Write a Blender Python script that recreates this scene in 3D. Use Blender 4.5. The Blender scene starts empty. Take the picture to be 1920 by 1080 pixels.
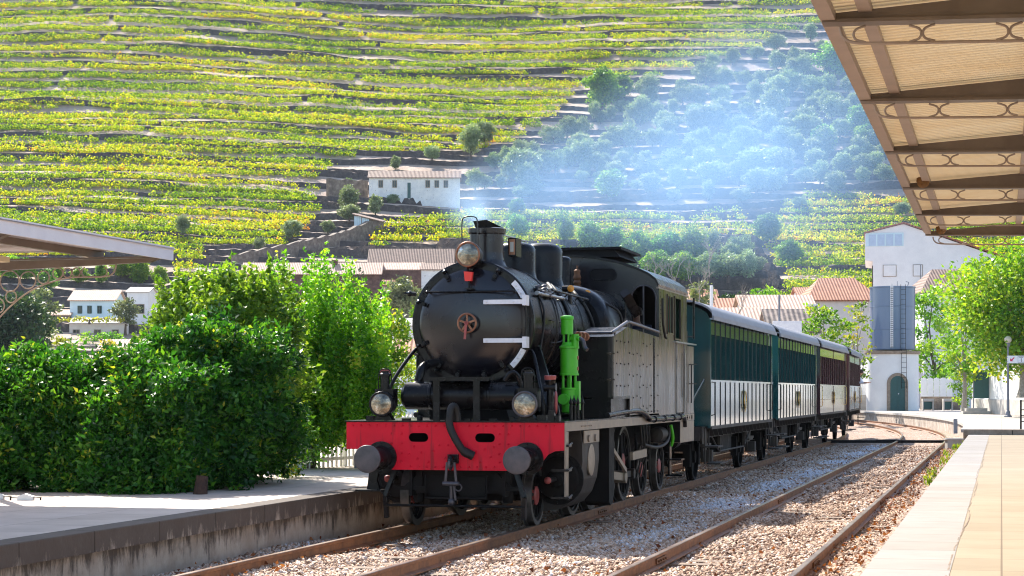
import bpy, math, random
import numpy as np
from mathutils import Vector, Matrix
R=math.radians
rng=np.random.default_rng(7); random.seed(7)
scene=bpy.context.scene; col=scene.collection
# ---------------------------------------------------------------- camera, sky, sun, exposure
FPX=3600.0; CAMZ=1.8; HY=735.0
cam_d=bpy.data.cameras.new('camera'); cam=bpy.data.objects.new('camera',cam_d); col.objects.link(cam)
cam.location=(0,0,CAMZ); cam.rotation_euler=(R(90),0,0)
cam_d.sensor_width=36; cam_d.lens=FPX/1920*36; cam_d.shift_y=(HY-540)/1920; cam_d.clip_end=6000; cam_d.clip_start=.1
scene.camera=cam
SUN_EL=R(43); SUN_AZ=R(-24)      # azimuth from +Y towards +X
world=bpy.data.worlds.new('World'); scene.world=world; world.use_nodes=True
wn=world.node_tree.nodes; wl=world.node_tree.links; wn.clear()
sky=wn.new('ShaderNodeTexSky'); sky.sky_type='NISHITA'; sky.sun_disc=False
sky.sun_elevation=SUN_EL; sky.sun_rotation=SUN_AZ; sky.air_density=1.0; sky.dust_density=1.2; sky.ozone_density=1.5
bg=wn.new('ShaderNodeBackground'); bg.inputs[1].default_value=.135
wo=wn.new('ShaderNodeOutputWorld'); wl.new(sky.outputs[0],bg.inputs[0]); wl.new(bg.outputs[0],wo.inputs[0])
sd=bpy.data.lights.new('sun','SUN'); sd.energy=5.0; sd.angle=R(.5); sd.color=(1,.93,.83)
sun=bpy.data.objects.new('sun',sd); col.objects.link(sun)
sdir=Vector((-math.sin(SUN_AZ)*math.cos(SUN_EL),-math.cos(SUN_AZ)*math.cos(SUN_EL),-math.sin(SUN_EL)))
sun.rotation_euler=sdir.to_track_quat('-Z','Y').to_euler(); sun.location=(-40,60,80)
scene.view_settings.view_transform='Standard'; scene.view_settings.look='None'
scene.view_settings.exposure=1.24; scene.view_settings.gamma=1
cy=scene.cycles; cy.use_denoising=True; cy.max_bounces=7; cy.diffuse_bounces=3; cy.glossy_bounces=3
cy.transmission_bounces=4; cy.transparent_max_bounces=8; cy.volume_bounces=1; cy.volume_step_rate=2; cy.volume_max_steps=128
cy.sample_clamp_indirect=6; cy.filter_width=1.1
# ---------------------------------------------------------------- helpers
TH=math.atan(918/3600); CT,ST=math.cos(TH),math.sin(TH); OX,OY=-.765,25.26
def L(u,v,z=0): return Vector((OX+u*CT+v*ST,OY-u*ST+v*CT,z))
def at(px,py,Y): return Vector(((px-960)/FPX*Y,Y,CAMZ+(HY-py)/FPX*Y))
S0,RAD=46.0,225.0
def path(u,s,z=0):
    if s<=S0: return L(u,s,z)
    t=(s-S0)/RAD
    return L(-RAD+(RAD+u)*math.cos(t),S0+(RAD+u)*math.sin(t),z)
def path_ang(s): return -TH+(max(0,s-S0)/RAD)
def tag(o,label=None,cat=None,group=None,kind=None):
    if label: o['label']=label
    if cat: o['category']=cat
    if group: o['group']=group
    if kind: o['kind']=kind
    return o
def empty(name,loc=(0,0,0),rz=0,label=None,cat=None,group=None):
    o=bpy.data.objects.new(name,None); o.empty_display_size=.3; col.objects.link(o)
    o.location=loc; o.rotation_euler=(0,0,rz)
    return tag(o,label,cat,group)
def basis(d):
    d=Vector(d).normalized(); a=Vector((0,0,1)) if abs(d.z)<.95 else Vector((1,0,0))
    x=a.cross(d).normalized(); y=d.cross(x); return x,y,d
class MB:
    def __init__(s): s.v=[]; s.f=[]; s.sm=[]
    def add(s,vs,fs,smooth=False):
        o=len(s.v); s.v+= [tuple(p) for p in vs]; s.f+=[tuple(i+o for i in f) for f in fs]; s.sm+=[smooth]*len(fs); return s
    def box(s,x0,x1,y0,y1,z0,z1):
        return s.add([(x0,y0,z0),(x1,y0,z0),(x1,y1,z0),(x0,y1,z0),(x0,y0,z1),(x1,y0,z1),(x1,y1,z1),(x0,y1,z1)],
          [(3,2,1,0),(4,5,6,7),(0,1,5,4),(1,2,6,5),(2,3,7,6),(3,0,4,7)])
    def bar(s,p0,p1,w,h,up=(0,0,1)):
        p0=Vector(p0);p1=Vector(p1); d=(p1-p0).normalized(); u=Vector(up)
        if abs(d.dot(u))>.98: u=Vector((0,1,0))
        x=d.cross(u).normalized()*(w/2); y=x.cross(d).normalized()*(h/2)
        vs=[p+a*x+b*y for p in (p0,p1) for a,b in((-1,-1),(1,-1),(1,1),(-1,1))]
        return s.add(vs,[(0,1,2,3),(7,6,5,4),(0,4,5,1),(1,5,6,2),(2,6,7,3),(3,7,4,0)])
    def cyl(s,p0,p1,r0,r1=None,n=16,cap=True):
        return s.lathe(p0,Vector(p1)-Vector(p0),[(0,r0),((Vector(p1)-Vector(p0)).length,r0 if r1 is None else r1)],n,cap)
    def lathe(s,o,d,prof,n=24,cap=True,crease=True):
        o=Vector(o); x,y,d=basis(d); 
        def ring(t,r): return [o+d*t+(x*math.cos(2*math.pi*i/n)+y*math.sin(2*math.pi*i/n))*r for i in range(n)]
        for k in range(len(prof)-1):
            a=ring(*prof[k]);b=ring(*prof[k+1])
            s.add(a+b,[(i,(i+1)%n,n+(i+1)%n,n+i) for i in range(n)],True)
        if cap:
            if prof[0][1]>1e-4: s.add(ring(*prof[0]),[tuple(reversed(range(n)))])
            if prof[-1][1]>1e-4: s.add(ring(*prof[-1]),[tuple(range(n))])
        return s
    def dome(s,o,d,prof,n=28):   # smooth, shared rings
        o=Vector(o); x,y,d=basis(d); vs=[]
        for t,r in prof: vs+=[o+d*t+(x*math.cos(2*math.pi*i/n)+y*math.sin(2*math.pi*i/n))*r for i in range(n)]
        fs=[(k*n+i,k*n+(i+1)%n,(k+1)*n+(i+1)%n,(k+1)*n+i) for k in range(len(prof)-1) for i in range(n)]
        return s.add(vs,fs,True)
    def tube(s,pts,r,n=8,closed=False,rs=None):
        pts=[Vector(p) for p in pts]; vs=[]; m=len(pts); px=None
        for k,p in enumerate(pts):
            a=pts[k-1] if (k>0 or closed) else p; b=pts[(k+1)%m] if (k<m-1 or closed) else p
            d=(b-a); d=d.normalized() if d.length>1e-9 else Vector((0,0,1))
            if px is None: x,y,_=basis(d)
            else:
                x=(px-d*px.dot(d)); x=x.normalized() if x.length>1e-6 else basis(d)[0]; y=d.cross(x)
            px=x; rr=rs[k] if rs else r
            vs+=[p+(x*math.cos(2*math.pi*i/n)+y*math.sin(2*math.pi*i/n))*rr for i in range(n)]
        K=m if closed else m-1
        fs=[(k*n+i,k*n+(i+1)%n,((k+1)%m)*n+(i+1)%n,((k+1)%m)*n+i) for k in range(K) for i in range(n)]
        s.add(vs,fs,True)
        if not closed: s.add(vs[:n],[tuple(reversed(range(n)))]); s.add(vs[-n:],[tuple(range(n))])
        return s
    def torus(s,c,d,Rr,r,n=28,m=8,a0=0,a1=2*math.pi):
        c=Vector(c); x,y,d=basis(d); full=abs(a1-a0-2*math.pi)<1e-6
        N=n if full else n+1
        return s.tube([c+(x*math.cos(a0+(a1-a0)*i/n)+y*math.sin(a0+(a1-a0)*i/n))*Rr for i in range(N)],r,m,full)
    def prism(s,poly,ax,a,b,smooth=False):
        # poly in the two other axes (in order), extruded along ax from a to b
        def P(p,t):
            q=list(p); q.insert(ax,t); return tuple(q)
        n=len(poly); s.add([P(p,a) for p in poly],[tuple(range(n))]); s.add([P(p,b) for p in poly],[tuple(reversed(range(n)))])
        for i in range(n):
            j=(i+1)%n; s.add([P(poly[i],a),P(poly[j],a),P(poly[j],b),P(poly[i],b)],[(0,3,2,1)],smooth)
        return s
    def loft(s,secs,smooth=True,cap=True):
        n=len(secs[0]); vs=[p for q in secs for p in q]
        s.add(vs,[(k*n+i,k*n+(i+1)%n,(k+1)*n+(i+1)%n,(k+1)*n+i) for k in range(len(secs)-1) for i in range(n)],smooth)
        if cap: s.add(secs[0],[tuple(reversed(range(n)))]); s.add(secs[-1],[tuple(range(n))])
        return s
    def rivets(s,pts,r=.012,d=(0,-1,0)):
        for p in pts: s.dome(Vector(p),d,[(0,r),(r*.6,r*.75),(r*.9,r*.05)],6)
        return s
    def build(s,name,m,parent=None,bevel=0,label=None,loc=None):
        me=bpy.data.meshes.new(name); me.from_pydata(s.v,[],s.f); me.polygons.foreach_set('use_smooth',s.sm)
        me.materials.append(m); o=bpy.data.objects.new(name,me); col.objects.link(o)
        if parent is not None: o.parent=parent
        if loc is not None: o.location=loc
        if bevel:
            b=o.modifiers.new('bevel','BEVEL'); b.width=bevel; b.segments=2; b.limit_method='ANGLE'; b.angle_limit=R(40)
        if label: o['label']=label
        me.update(); return o
def npmesh(name,V,F,mat,parent=None,attrs=None,smooth=False):
    V=np.asarray(V,dtype=np.float32); F=np.asarray(F,dtype=np.int32); k=F.shape[1]
    me=bpy.data.meshes.new(name); me.vertices.add(len(V)); me.vertices.foreach_set('co',V.ravel())
    me.loops.add(F.size); me.loops.foreach_set('vertex_index',F.ravel()); me.polygons.add(len(F))
    me.polygons.foreach_set('loop_start',np.arange(0,F.size,k,dtype=np.int32))
    if smooth: me.polygons.foreach_set('use_smooth',np.ones(len(F),dtype=bool))
    for nm,(dom,arr) in (attrs or {}).items():
        a=me.attributes.new(nm,'FLOAT',dom); a.data.foreach_set('value',np.asarray(arr,dtype=np.float32))
    me.materials.append(mat); me.update(calc_edges=True); me.validate()
    o=bpy.data.objects.new(name,me); col.objects.link(o)
    if parent is not None: o.parent=parent
    return o
def copy_tree(o,parent=None):
    c=o.copy(); col.objects.link(c)
    if parent is not None: c.parent=parent
    for ch in list(o.children): copy_tree(ch,c)
    return c
# ---------------------------------------------------------------- materials
def newmat(name):
    m=bpy.data.materials.new(name); m.use_nodes=True; nt=m.node_tree; nt.nodes.clear()
    out=nt.nodes.new('ShaderNodeOutputMaterial'); return m,nt,out
def P(nt,out,**k):
    b=nt.nodes.new('ShaderNodeBsdfPrincipled')
    for n,v in k.items():
        b.inputs[n.replace('_',' ')].default_value=v
    nt.links.new(b.outputs[0],out.inputs[0]); return b
def tc(nt,scale=1,vec=None,kind='Object'):
    t=nt.nodes.new('ShaderNodeTexCoord'); mp=nt.nodes.new('ShaderNodeMapping'); nt.links.new(t.outputs[kind],mp.inputs[0])
    mp.inputs['Scale'].default_value=vec if vec else (scale,)*3; return mp
def noise(nt,src,scale,detail=4,rough=.55):
    n=nt.nodes.new('ShaderNodeTexNoise'); n.inputs['Scale'].default_value=scale; n.inputs['Detail'].default_value=detail
    n.inputs['Roughness'].default_value=rough; nt.links.new(src.outputs[0],n.inputs['Vector']); return n
def ramp(nt,src,stops,out=0,interp='LINEAR'):
    r=nt.nodes.new('ShaderNodeValToRGB'); r.color_ramp.interpolation=interp; e=r.color_ramp.elements
    while len(e)<len(stops): e.new(.5)
    for i,(p,c) in enumerate(stops):
        e[i].position=p; e[i].color=(c,c,c,1) if isinstance(c,(int,float)) else (*c,1)
    nt.links.new(src.outputs[out],r.inputs[0]); return r
def mix(nt,a,b,f,mode='MIX'):
    m=nt.nodes.new('ShaderNodeMix'); m.data_type='RGBA'; m.blend_type=mode
    for s,i in ((a,6),(b,7)):
        if hasattr(s,'outputs'): nt.links.new(s.outputs[2] if s.bl_idname=='ShaderNodeMix' else s.outputs[0],m.inputs[i])
        else: m.inputs[i].default_value=(*s,1)
    if hasattr(f,'outputs'): nt.links.new(f.outputs[0],m.inputs[0])
    else: m.inputs[0].default_value=f
    return m
def oc(n): return n.outputs[2] if n.bl_idname=='ShaderNodeMix' else n.outputs[0]
def bump(nt,b,h,strength=.3,dist=.02):
    bp=nt.nodes.new('ShaderNodeBump'); bp.inputs['Strength'].default_value=strength; bp.inputs['Distance'].default_value=dist
    nt.links.new(h.outputs[0],bp.inputs['Height']); nt.links.new(bp.outputs[0],b.inputs['Normal']); return bp
def stdmat(name,c1,c2,rough=.5,metal=0,scale=3,rv=.15,bs=.1,bd=.01,spec=.5,detail=5,vec=None):
    m,nt,out=newmat(name); b=P(nt,out,Roughness=rough,Metallic=metal); b.inputs['Specular IOR Level'].default_value=spec
    s=tc(nt,1,vec); n=noise(nt,s,scale,detail,.6); c=ramp(nt,n,[(.3,c1),(.7,c2)]); nt.links.new(c.outputs[0],b.inputs['Base Color'])
    r=ramp(nt,n,[(.25,max(0,rough-rv)),(.75,min(1,rough+rv))]); nt.links.new(r.outputs[0],b.inputs['Roughness'])
    if bs: n2=noise(nt,s,scale*6,3); bump(nt,b,n2,bs,bd)
    return m
M={}
def coat(m,ior=2.3,rough=.10):
    b=[n for n in m.node_tree.nodes if n.type=='BSDF_PRINCIPLED'][0]; b.inputs['Coat Weight'].default_value=1; b.inputs['Coat IOR'].default_value=ior; b.inputs['Coat Roughness'].default_value=rough
M['black']=stdmat('black_paint',(.004,.004,.005),(.014,.013,.014),.27,0,2.2,.12,.10,.006,.22)
M['smokebox']=stdmat('smokebox_black_sheen',(.002,.003,.009),(.020,.015,.013),.24,0,1.1,.14,.10,.006,.6)  # navy tint paints in the blue sky sheen; brown is dust
M['dull']=stdmat('sooty_iron',(.004,.004,.004),(.014,.012,.012),.7,0,5,.15,.3,.01,.2)
M['steel']=stdmat('worn_steel',(.22,.22,.23),(.42,.41,.40),.38,.85,6,.15,.1,.004)
M['tyre']=stdmat('tyre_steel',(.05,.047,.045),(.15,.14,.13),.45,.5,6,.15,.1,.004)
M['bufface']=stdmat('buffer_face',(.05,.05,.06),(.13,.12,.13),.45,.5,5,.12,.1,.004)
M['white']=stdmat('white_enamel',(.68,.68,.72),(.82,.82,.84),.4,0,6,.1,.05,.004)
M['copper']=stdmat('copper_trim',(.20,.085,.05),(.38,.18,.11),.35,.8,8,.15,.1,.004)
M['brass']=stdmat('brass',(.5,.32,.1),(.7,.48,.18),.3,.9,8,.1,0)
M['redpart']=stdmat('red_wheel_paint',(.26,.05,.045),(.42,.10,.09),.5,0,8,.15,.1,.004)
M['green_pump']=stdmat('bright_green_paint',(.05,.42,.01),(.09,.55,.02),.4,0,4,.1,.1,.004)
M['greendark']=stdmat('cab_interior_green',(.03,.16,.11),(.05,.24,.17),.5,0,4,.1,0)
M['teal']=stdmat('teal_coach_paint',(.006,.060,.066),(.012,.085,.09),.16,0,2,.05,.05,.004,.6); coat(M['teal'])
M['teald']=stdmat('teal_window_frame',(.008,.085,.080),(.015,.11,.10),.25,0,2,.06,.03,.004,.6)
M['maroon']=stdmat('maroon_coach_paint',(.045,.012,.018),(.075,.022,.03),.16,0,2,.05,.05,.004,.6); coat(M['maroon'])
M['maroond']=stdmat('maroon_window_frame',(.06,.02,.025),(.10,.04,.045),.25,0,2,.06,.03,.004,.6)
M['roofgrey']=stdmat('coach_roof_grey',(.20,.20,.225),(.31,.31,.34),.55,0,3,.1,.1,.01)
M['underframe']=stdmat('dusty_underframe',(.012,.011,.010),(.055,.046,.04),.6,0,4,.15,.25,.01,.4)
M['hole']=stdmat('dark_hole',(.001,.001,.001),(.002,.002,.002),.9,0,3,0,0,.01,0)
M['rubber']=stdmat('rubber_hose',(.005,.005,.005),(.014,.013,.013),.6,0,9,.1,.3,.01)
def glassm(name,c=(.02,.03,.03),rough=.05):
    m,nt,out=newmat(name); P(nt,out,Base_Color=(*c,1),Roughness=rough); return m
M['glass']=glassm('dark_glass'); M['lens']=glassm('lamp_lens',(.42,.40,.36),.12)
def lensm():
    m,nt,out=newmat('lamp_glass_reflections'); b=P(nt,out,Roughness=.12,Metallic=.75); s=tc(nt,1); n=noise(nt,s,7,5,.7)
    c=ramp(nt,n,[(.3,(.03,.03,.025)),(.42,(.16,.14,.10)),(.55,(.42,.36,.25)),(.66,(.80,.78,.72)),(.76,(.16,.30,.45))]); nt.links.new(c.outputs[0],b.inputs['Base Color']); bump(nt,b,n,.5,.05)  # ramp paints white, tan and blue reflections into the glass
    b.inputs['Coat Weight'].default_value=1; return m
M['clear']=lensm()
M['reflector']=stdmat('lamp_reflector',(.75,.66,.48),(.9,.84,.7),.16,1,5,.06,.1,.01)
# loco red beam
def redm():
    m,nt,out=newmat('red_beam_paint'); b=P(nt,out,Roughness=.45); b.inputs['Specular IOR Level'].default_value=.22; s=tc(nt,1)
    n=noise(nt,s,3,6,.6); c=ramp(nt,n,[(.25,(.60,.004,.022)),(.6,(.72,.007,.032)),(.85,(.78,.022,.045))])
    # soot streaks running down
    s2=tc(nt,1,(9,9,.8)); n2=noise(nt,s2,1,3,.6); k=ramp(nt,n2,[(.55,0.0),(.70,.6)])
    mx=mix(nt,c,(.05,.015,.012),k); nt.links.new(oc(mx),b.inputs['Base Color']); n3=noise(nt,s,14,3); bump(nt,b,n3,.15,.006); return m
M['red']=redm()
def tankm():  # pale beige paints platform reflection into black paint; streaks are weathering
    m,nt,out=newmat('weathered_tank_paint_sheen'); b=P(nt,out,Roughness=.28); b.inputs['Specular IOR Level'].default_value=.9
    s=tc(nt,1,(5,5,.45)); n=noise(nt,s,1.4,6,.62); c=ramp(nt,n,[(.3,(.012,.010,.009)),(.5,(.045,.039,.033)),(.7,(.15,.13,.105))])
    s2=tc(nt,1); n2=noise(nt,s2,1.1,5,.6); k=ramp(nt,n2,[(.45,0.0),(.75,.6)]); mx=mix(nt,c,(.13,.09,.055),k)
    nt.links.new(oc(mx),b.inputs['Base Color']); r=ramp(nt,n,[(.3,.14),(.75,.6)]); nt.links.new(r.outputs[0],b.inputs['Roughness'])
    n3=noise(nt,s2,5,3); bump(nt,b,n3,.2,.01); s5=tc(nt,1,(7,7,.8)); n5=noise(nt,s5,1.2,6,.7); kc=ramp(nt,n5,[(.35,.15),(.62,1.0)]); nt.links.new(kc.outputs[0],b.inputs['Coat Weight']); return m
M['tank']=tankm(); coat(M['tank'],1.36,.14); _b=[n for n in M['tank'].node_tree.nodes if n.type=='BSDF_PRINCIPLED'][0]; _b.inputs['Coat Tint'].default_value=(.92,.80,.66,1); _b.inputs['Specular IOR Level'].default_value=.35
M['tanktrim']=stdmat('dusty_lit_footplate_edge',(.15,.12,.09),(.36,.29,.22),.42,0,7,.1,.15,.006)  # pale dusty tone also paints in the light caught by outer faces
# setting
def stone(name,stops,scale,rough=.85,bs=.4,bd=.02,streak=False):
    m,nt,out=newmat(name); b=P(nt,out,Roughness=rough); s=tc(nt,1); n=noise(nt,s,scale,8,.65); c=ramp(nt,n,stops)
    nt.links.new(c.outputs[0],b.inputs['Base Color']); n2=noise(nt,s,scale*7,5); bump(nt,b,n2,bs,bd); return m
M['granite']=stone('granite_trim',[(.3,(.20,.15,.11)),(.7,(.36,.29,.22))],6)
M['whitewash']=stone('whitewash',[(.25,(.70,.70,.70)),(.7,(.83,.83,.82))],.8,.85,.08,.01)
M['pinkwash']=stone('pale_render',[(.25,(.55,.50,.47)),(.7,(.72,.67,.63))],.6,.85,.1,.01)
M['bluewash']=stone('pale_blue_wash',[(.25,(.50,.66,.72)),(.7,(.62,.78,.84))],.6,.85,.1,.01)
M['oldstone']=stone('old_stone_masonry',[(.3,(.10,.08,.07)),(.5,(.19,.15,.12)),(.72,(.33,.28,.23))],1.1,.9,.8,.1)
M['brick']=stone('dark_brick_wall',[(.3,(.07,.035,.03)),(.5,(.13,.07,.055)),(.72,(.22,.14,.11))],1.4,.9,.6,.05)
M['bark']=stone('bark',[(.3,(.07,.05,.035)),(.7,(.16,.12,.09))],9,.9,.8,.02)
M['bark_pale']=stone('pale_bark',[(.3,(.22,.19,.16)),(.7,(.42,.38,.33))],9,.9,.5,.02)
M['darkteal']=stdmat('dark_green_door',(.015,.075,.075),(.025,.10,.10),.45,0,4)
M['rust']=stdmat('rusty_metal',(.10,.045,.02),(.22,.10,.045),.6,.3,7,.15,.3,.008)
M['greypaint']=stdmat('grey_post_paint',(.16,.17,.20),(.22,.23,.26),.45,0,4)
M['tankblue']=stdmat('tank_blue_grey',(.12,.17,.27),(.17,.23,.34),.2,.1,.01)
M['fencewhite']=stone('white_fence_paint',[(.3,(.72,.72,.72)),(.7,(.84,.84,.83))],3,.6,.05,.005)
def wood(): return stdmat('sleeper_wood',(.12,.08,.055),(.30,.22,.16),.85,0,4,.1,.5,.02)
M['sleeper']=wood()
def whitestained():
    m,nt,out=newmat('peeling_whitewash'); b=P(nt,out,Roughness=.85); s=tc(nt,1); n=noise(nt,s,.7,8,.7); n2=noise(nt,s,2.2,6,.7)
    k=ramp(nt,n2,[(.60,0.0),(.66,.85)]); c=ramp(nt,n,[(.3,(.62,.64,.66)),(.6,(.82,.82,.80))]); mx=mix(nt,c,(.26,.22,.19),k)
    nt.links.new(oc(mx),b.inputs['Base Color']); return m
M['peeling']=whitestained()
def rooftile(name,c1,c2,sc=9,axis='X'):
    m,nt,out=newmat(name); b=P(nt,out,Roughness=.8); s=tc(nt,1); n=noise(nt,s,1.3,6,.7); c=ramp(nt,n,[(.3,c1),(.7,c2)])
    w=nt.nodes.new('ShaderNodeTexWave'); w.wave_type='BANDS'; w.bands_direction=axis; w.inputs['Scale'].default_value=sc*.13
    nt.links.new(s.outputs[0],w.inputs[0]); k=ramp(nt,w,[(0,.68),(.6,1.0)]); mx=mix(nt,c,k,1,'MULTIPLY')
    nt.links.new(oc(mx),b.inputs['Base Color']); bump(nt,b,w,.8,.06); return m
M['tile']=rooftile('terracotta_tiles',(.28,.095,.045),(.46,.19,.10)); M['tileold']=rooftile('old_dull_tiles',(.12,.075,.06),(.27,.16,.12))
M['tilepale']=rooftile('pale_faded_tiles',(.50,.30,.21),(.66,.47,.36))
M['tiledark']=rooftile('weathered_dark_tiles',(.05,.04,.038),(.40,.30,.25),7)
M['concrete']=stone('concrete_slab',[(.3,(.36,.33,.30)),(.7,(.52,.49,.45))],2.5,.8,.2,.01)
# ---------------------------------------------------------------- ground, ballast, tracks, platforms
def groundm():
    m,nt,out=newmat('dry_ground'); b=P(nt,out,Roughness=.95); s=tc(nt,1); n=noise(nt,s,.05,8,.7)
    c=ramp(nt,n,[(.3,(.10,.085,.05)),(.55,(.20,.16,.11)),(.75,(.09,.11,.04))]); nt.links.new(c.outputs[0],b.inputs['Base Color']); return m
g=MB(); g.add([(-3000,-300,-.6),(3000,-300,-.6),(3000,5000,-.6),(-3000,5000,-.6)],[(0,1,2,3)])
tag(g.build('ground',groundm()),kind='structure')
def ballastm(name,stones=False):
    m,nt,out=newmat(name); b=P(nt,out,Roughness=.9)
    if stones:
        a=nt.nodes.new('ShaderNodeAttribute'); a.attribute_name='rnd'
        c=ramp(nt,a,[(0,(.10,.05,.03)),(.3,(.36,.22,.14)),(.6,(.56,.41,.30)),(.85,(.62,.52,.45)),(1,(.68,.68,.72))],2)
        nt.links.new(c.outputs[0],b.inputs['Base Color']); s=tc(nt,1); n=noise(nt,s,60,3); bump(nt,b,n,.3,.004); return m
    s=tc(nt,1); v=nt.nodes.new('ShaderNodeTexVoronoi'); v.inputs['Scale'].default_value=20; nt.links.new(s.outputs[0],v.inputs['Vector'])
    sep=nt.nodes.new('ShaderNodeSeparateColor'); nt.links.new(v.outputs['Color'],sep.inputs[0])
    c=ramp(nt,sep,[(0,(.12,.07,.045)),(.35,(.30,.19,.125)),(.65,(.46,.34,.26)),(1,(.56,.46,.39))])
    n=noise(nt,s,.35,5,.6); k=ramp(nt,n,[(.4,0.0),(.7,.5)]); mx=mix(nt,c,(.28,.15,.09),k); nt.links.new(oc(mx),b.inputs['Base Color'])
    d=ramp(nt,v,[(0,1.0),(.6,0.0)]); bump(nt,b,d,1,.04); return m
def bed(x0,y0): return -.17+.03*np.sin(x0*1.7+y0*.6)+.02*np.sin(x0*4.1-y0*1.3)
us=np.arange(-2.4,6.61,.15); vs=np.concatenate([np.arange(-16,30,.3),np.arange(30,130,1.0)])
V=[];F=[]
for j,v in enumerate(vs):
    for i,u in enumerate(us):
        p=path(u,v); z=bed(u,v)
        if u>5.2: z+=.05*min(1,(u-5.2)/.5)
        V.append((p.x,p.y,z))
nu=len(us)
for j in range(len(vs)-1):
    for i in range(nu-1): F.append((j*nu+i,j*nu+i+1,(j+1)*nu+i+1,(j+1)*nu+i))
tag(npmesh('ballast',V,F,ballastm('ballast_bed'),smooth=True),kind='structure')
# loose stones
def stones(n,umin,umax,vmin,vmax,smin,smax,name,mat,label,pw=1.0,patch=None):
    u=rng.uniform(umin,umax,n); v=vmin+(vmax-vmin)*rng.uniform(0,1,n)**pw
    sx=rng.uniform(smin,smax,n)
    rn=np.clip(rng.beta(2,2,n)+patch(u,v) if patch else rng.beta(2,2,n),0,1)
    base=np.array([[1,0,0],[-1,0,0],[0,1,0],[0,-1,0],[0,0,1],[0,0,-1],[.6,.6,.5],[-.6,-.5,.5]],float)[:6]
    fac=np.array([[0,2,4],[2,1,4],[1,3,4],[3,0,4],[2,0,5],[1,2,5],[3,1,5],[0,3,5]])
    S=base[None]*rng.uniform(.55,1.15,(n,6,1))*sx[:,None,None]
    S=S+rng.uniform(-.28,.28,(n,6,3))*sx[:,None,None]
    a=rng.uniform(0,6.28,n); ca,sa=np.cos(a),np.sin(a); t=rng.uniform(-.6,.6,n); ct,st=np.cos(t),np.sin(t)
    x=S[:,:,0]*ca[:,None]-S[:,:,1]*sa[:,None]; y=S[:,:,0]*sa[:,None]+S[:,:,1]*ca[:,None]; z=S[:,:,2]*.75
    y2=y*ct[:,None]-z*st[:,None]; z2=y*st[:,None]+z*ct[:,None]
    X=OX+u*CT+v*ST; Y=OY-u*ST+v*CT
    Vx=np.stack([x+X[:,None],y2+Y[:,None],z2+(bed(u,v)+sx*.25)[:,None]],-1).reshape(-1,3)
    Fx=(fac[None]+(np.arange(n)*6)[:,None,None]).reshape(-1,3)
    o=npmesh(name,Vx,Fx,mat,attrs={'rnd':('FACE',np.repeat(rn,8))}); tag(o,label,'ballast',kind='stuff'); return o
def patch(u,v): # pale fresh stones heaped between the two tracks
    return .75*np.exp(-((u-2.3-.01*v)/.5)**2)*np.clip((v+3)/10,0,1)*(.6+.4*np.sin(v*.9))-.12*((u>5.1)|(np.abs(u-4.1)<.5))
bm_=ballastm('ballast_stone',True)
stones(95000,-1.7,6.2,-10.5,9,.016,.047,'ballast_stones',bm_,'loose broken pink and grey ballast stones between the rails',1.25,patch)
stones(46000,-1.5,6.1,9,47,.024,.055,'ballast_stones',bm_,'loose ballast stones further along the tracks by the carriages',1.2,patch)
# dry leaves
def leafm(name,stops,trans=.3,rough=.5,spec=.4):
    m,nt,out=newmat(name); a=nt.nodes.new('ShaderNodeAttribute'); a.attribute_name='rnd'
    oi=nt.nodes.new('ShaderNodeObjectInfo'); c=ramp(nt,a,stops,2)
    hs=nt.nodes.new('ShaderNodeHueSaturation'); nt.links.new(c.outputs[0],hs.inputs['Color'])
    mr=nt.nodes.new('ShaderNodeMapRange'); mr.inputs[3].default_value=.8; mr.inputs[4].default_value=1.2; nt.links.new(oi.outputs['Random'],mr.inputs[0]); nt.links.new(mr.outputs[0],hs.inputs['Value'])
    mh=nt.nodes.new('ShaderNodeMapRange'); mh.inputs[3].default_value=.485; mh.inputs[4].default_value=.515; nt.links.new(oi.outputs['Random'],mh.inputs[0]); nt.links.new(mh.outputs[0],hs.inputs['Hue'])
    b=nt.nodes.new('ShaderNodeBsdfPrincipled'); b.inputs['Roughness'].default_value=rough; b.inputs['Specular IOR Level'].default_value=spec
    nt.links.new(hs.outputs[0],b.inputs['Base Color']); t=nt.nodes.new('ShaderNodeBsdfTranslucent')
    br=nt.nodes.new('ShaderNodeMix'); br.data_type='RGBA'; br.blend_type='MULTIPLY'; br.inputs[0].default_value=1; nt.links.new(hs.outputs[0],br.inputs[6]); br.inputs[7].default_value=(1.7,1.6,.55,1)
    nt.links.new(br.outputs[2],t.inputs[0]); mx=nt.nodes.new('ShaderNodeMixShader'); mx.inputs[0].default_value=trans
    nt.links.new(b.outputs[0],mx.inputs[1]); nt.links.new(t.outputs[0],mx.inputs[2]); nt.links.new(mx.outputs[0],out.inputs[0]); return m
def leaves(C,Dn,Ln,Wd,rn,fold=.18,spread=.9):
    """C centres, Dn outward directions, sizes -> (V,F,attr). folded diamond leaves"""
    n=len(C); D=Dn+rng.normal(0,spread,(n,3)); D/=np.linalg.norm(D,axis=1)[:,None]+1e-9
    A=rng.normal(0,1,(n,3)); S=np.cross(D,A); S/=np.linalg.norm(S,axis=1)[:,None]+1e-9; N=np.cross(S,D)
    Ln=Ln[:,None]; Wd=Wd[:,None]
    b=C-D*Ln*.5; t=C+D*Ln*.5-N*Ln*.1; l=C-D*Ln*.08+S*Wd*.5+N*Wd*fold; r=C-D*Ln*.08-S*Wd*.5+N*Wd*fold
    V=np.stack([b,r,t,l],1).reshape(-1,3); F=np.arange(4*n).reshape(n,4)
    return V,F,rn
n=2600
u=rng.choice([rng.normal(-.6,.5),0],n) if False else np.where(rng.random(n)<.35,rng.normal(5.25,.25,n),np.where(rng.random(n)<.5,rng.normal(-1.0,.35,n),rng.uniform(-1.5,5.5,n)))
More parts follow.
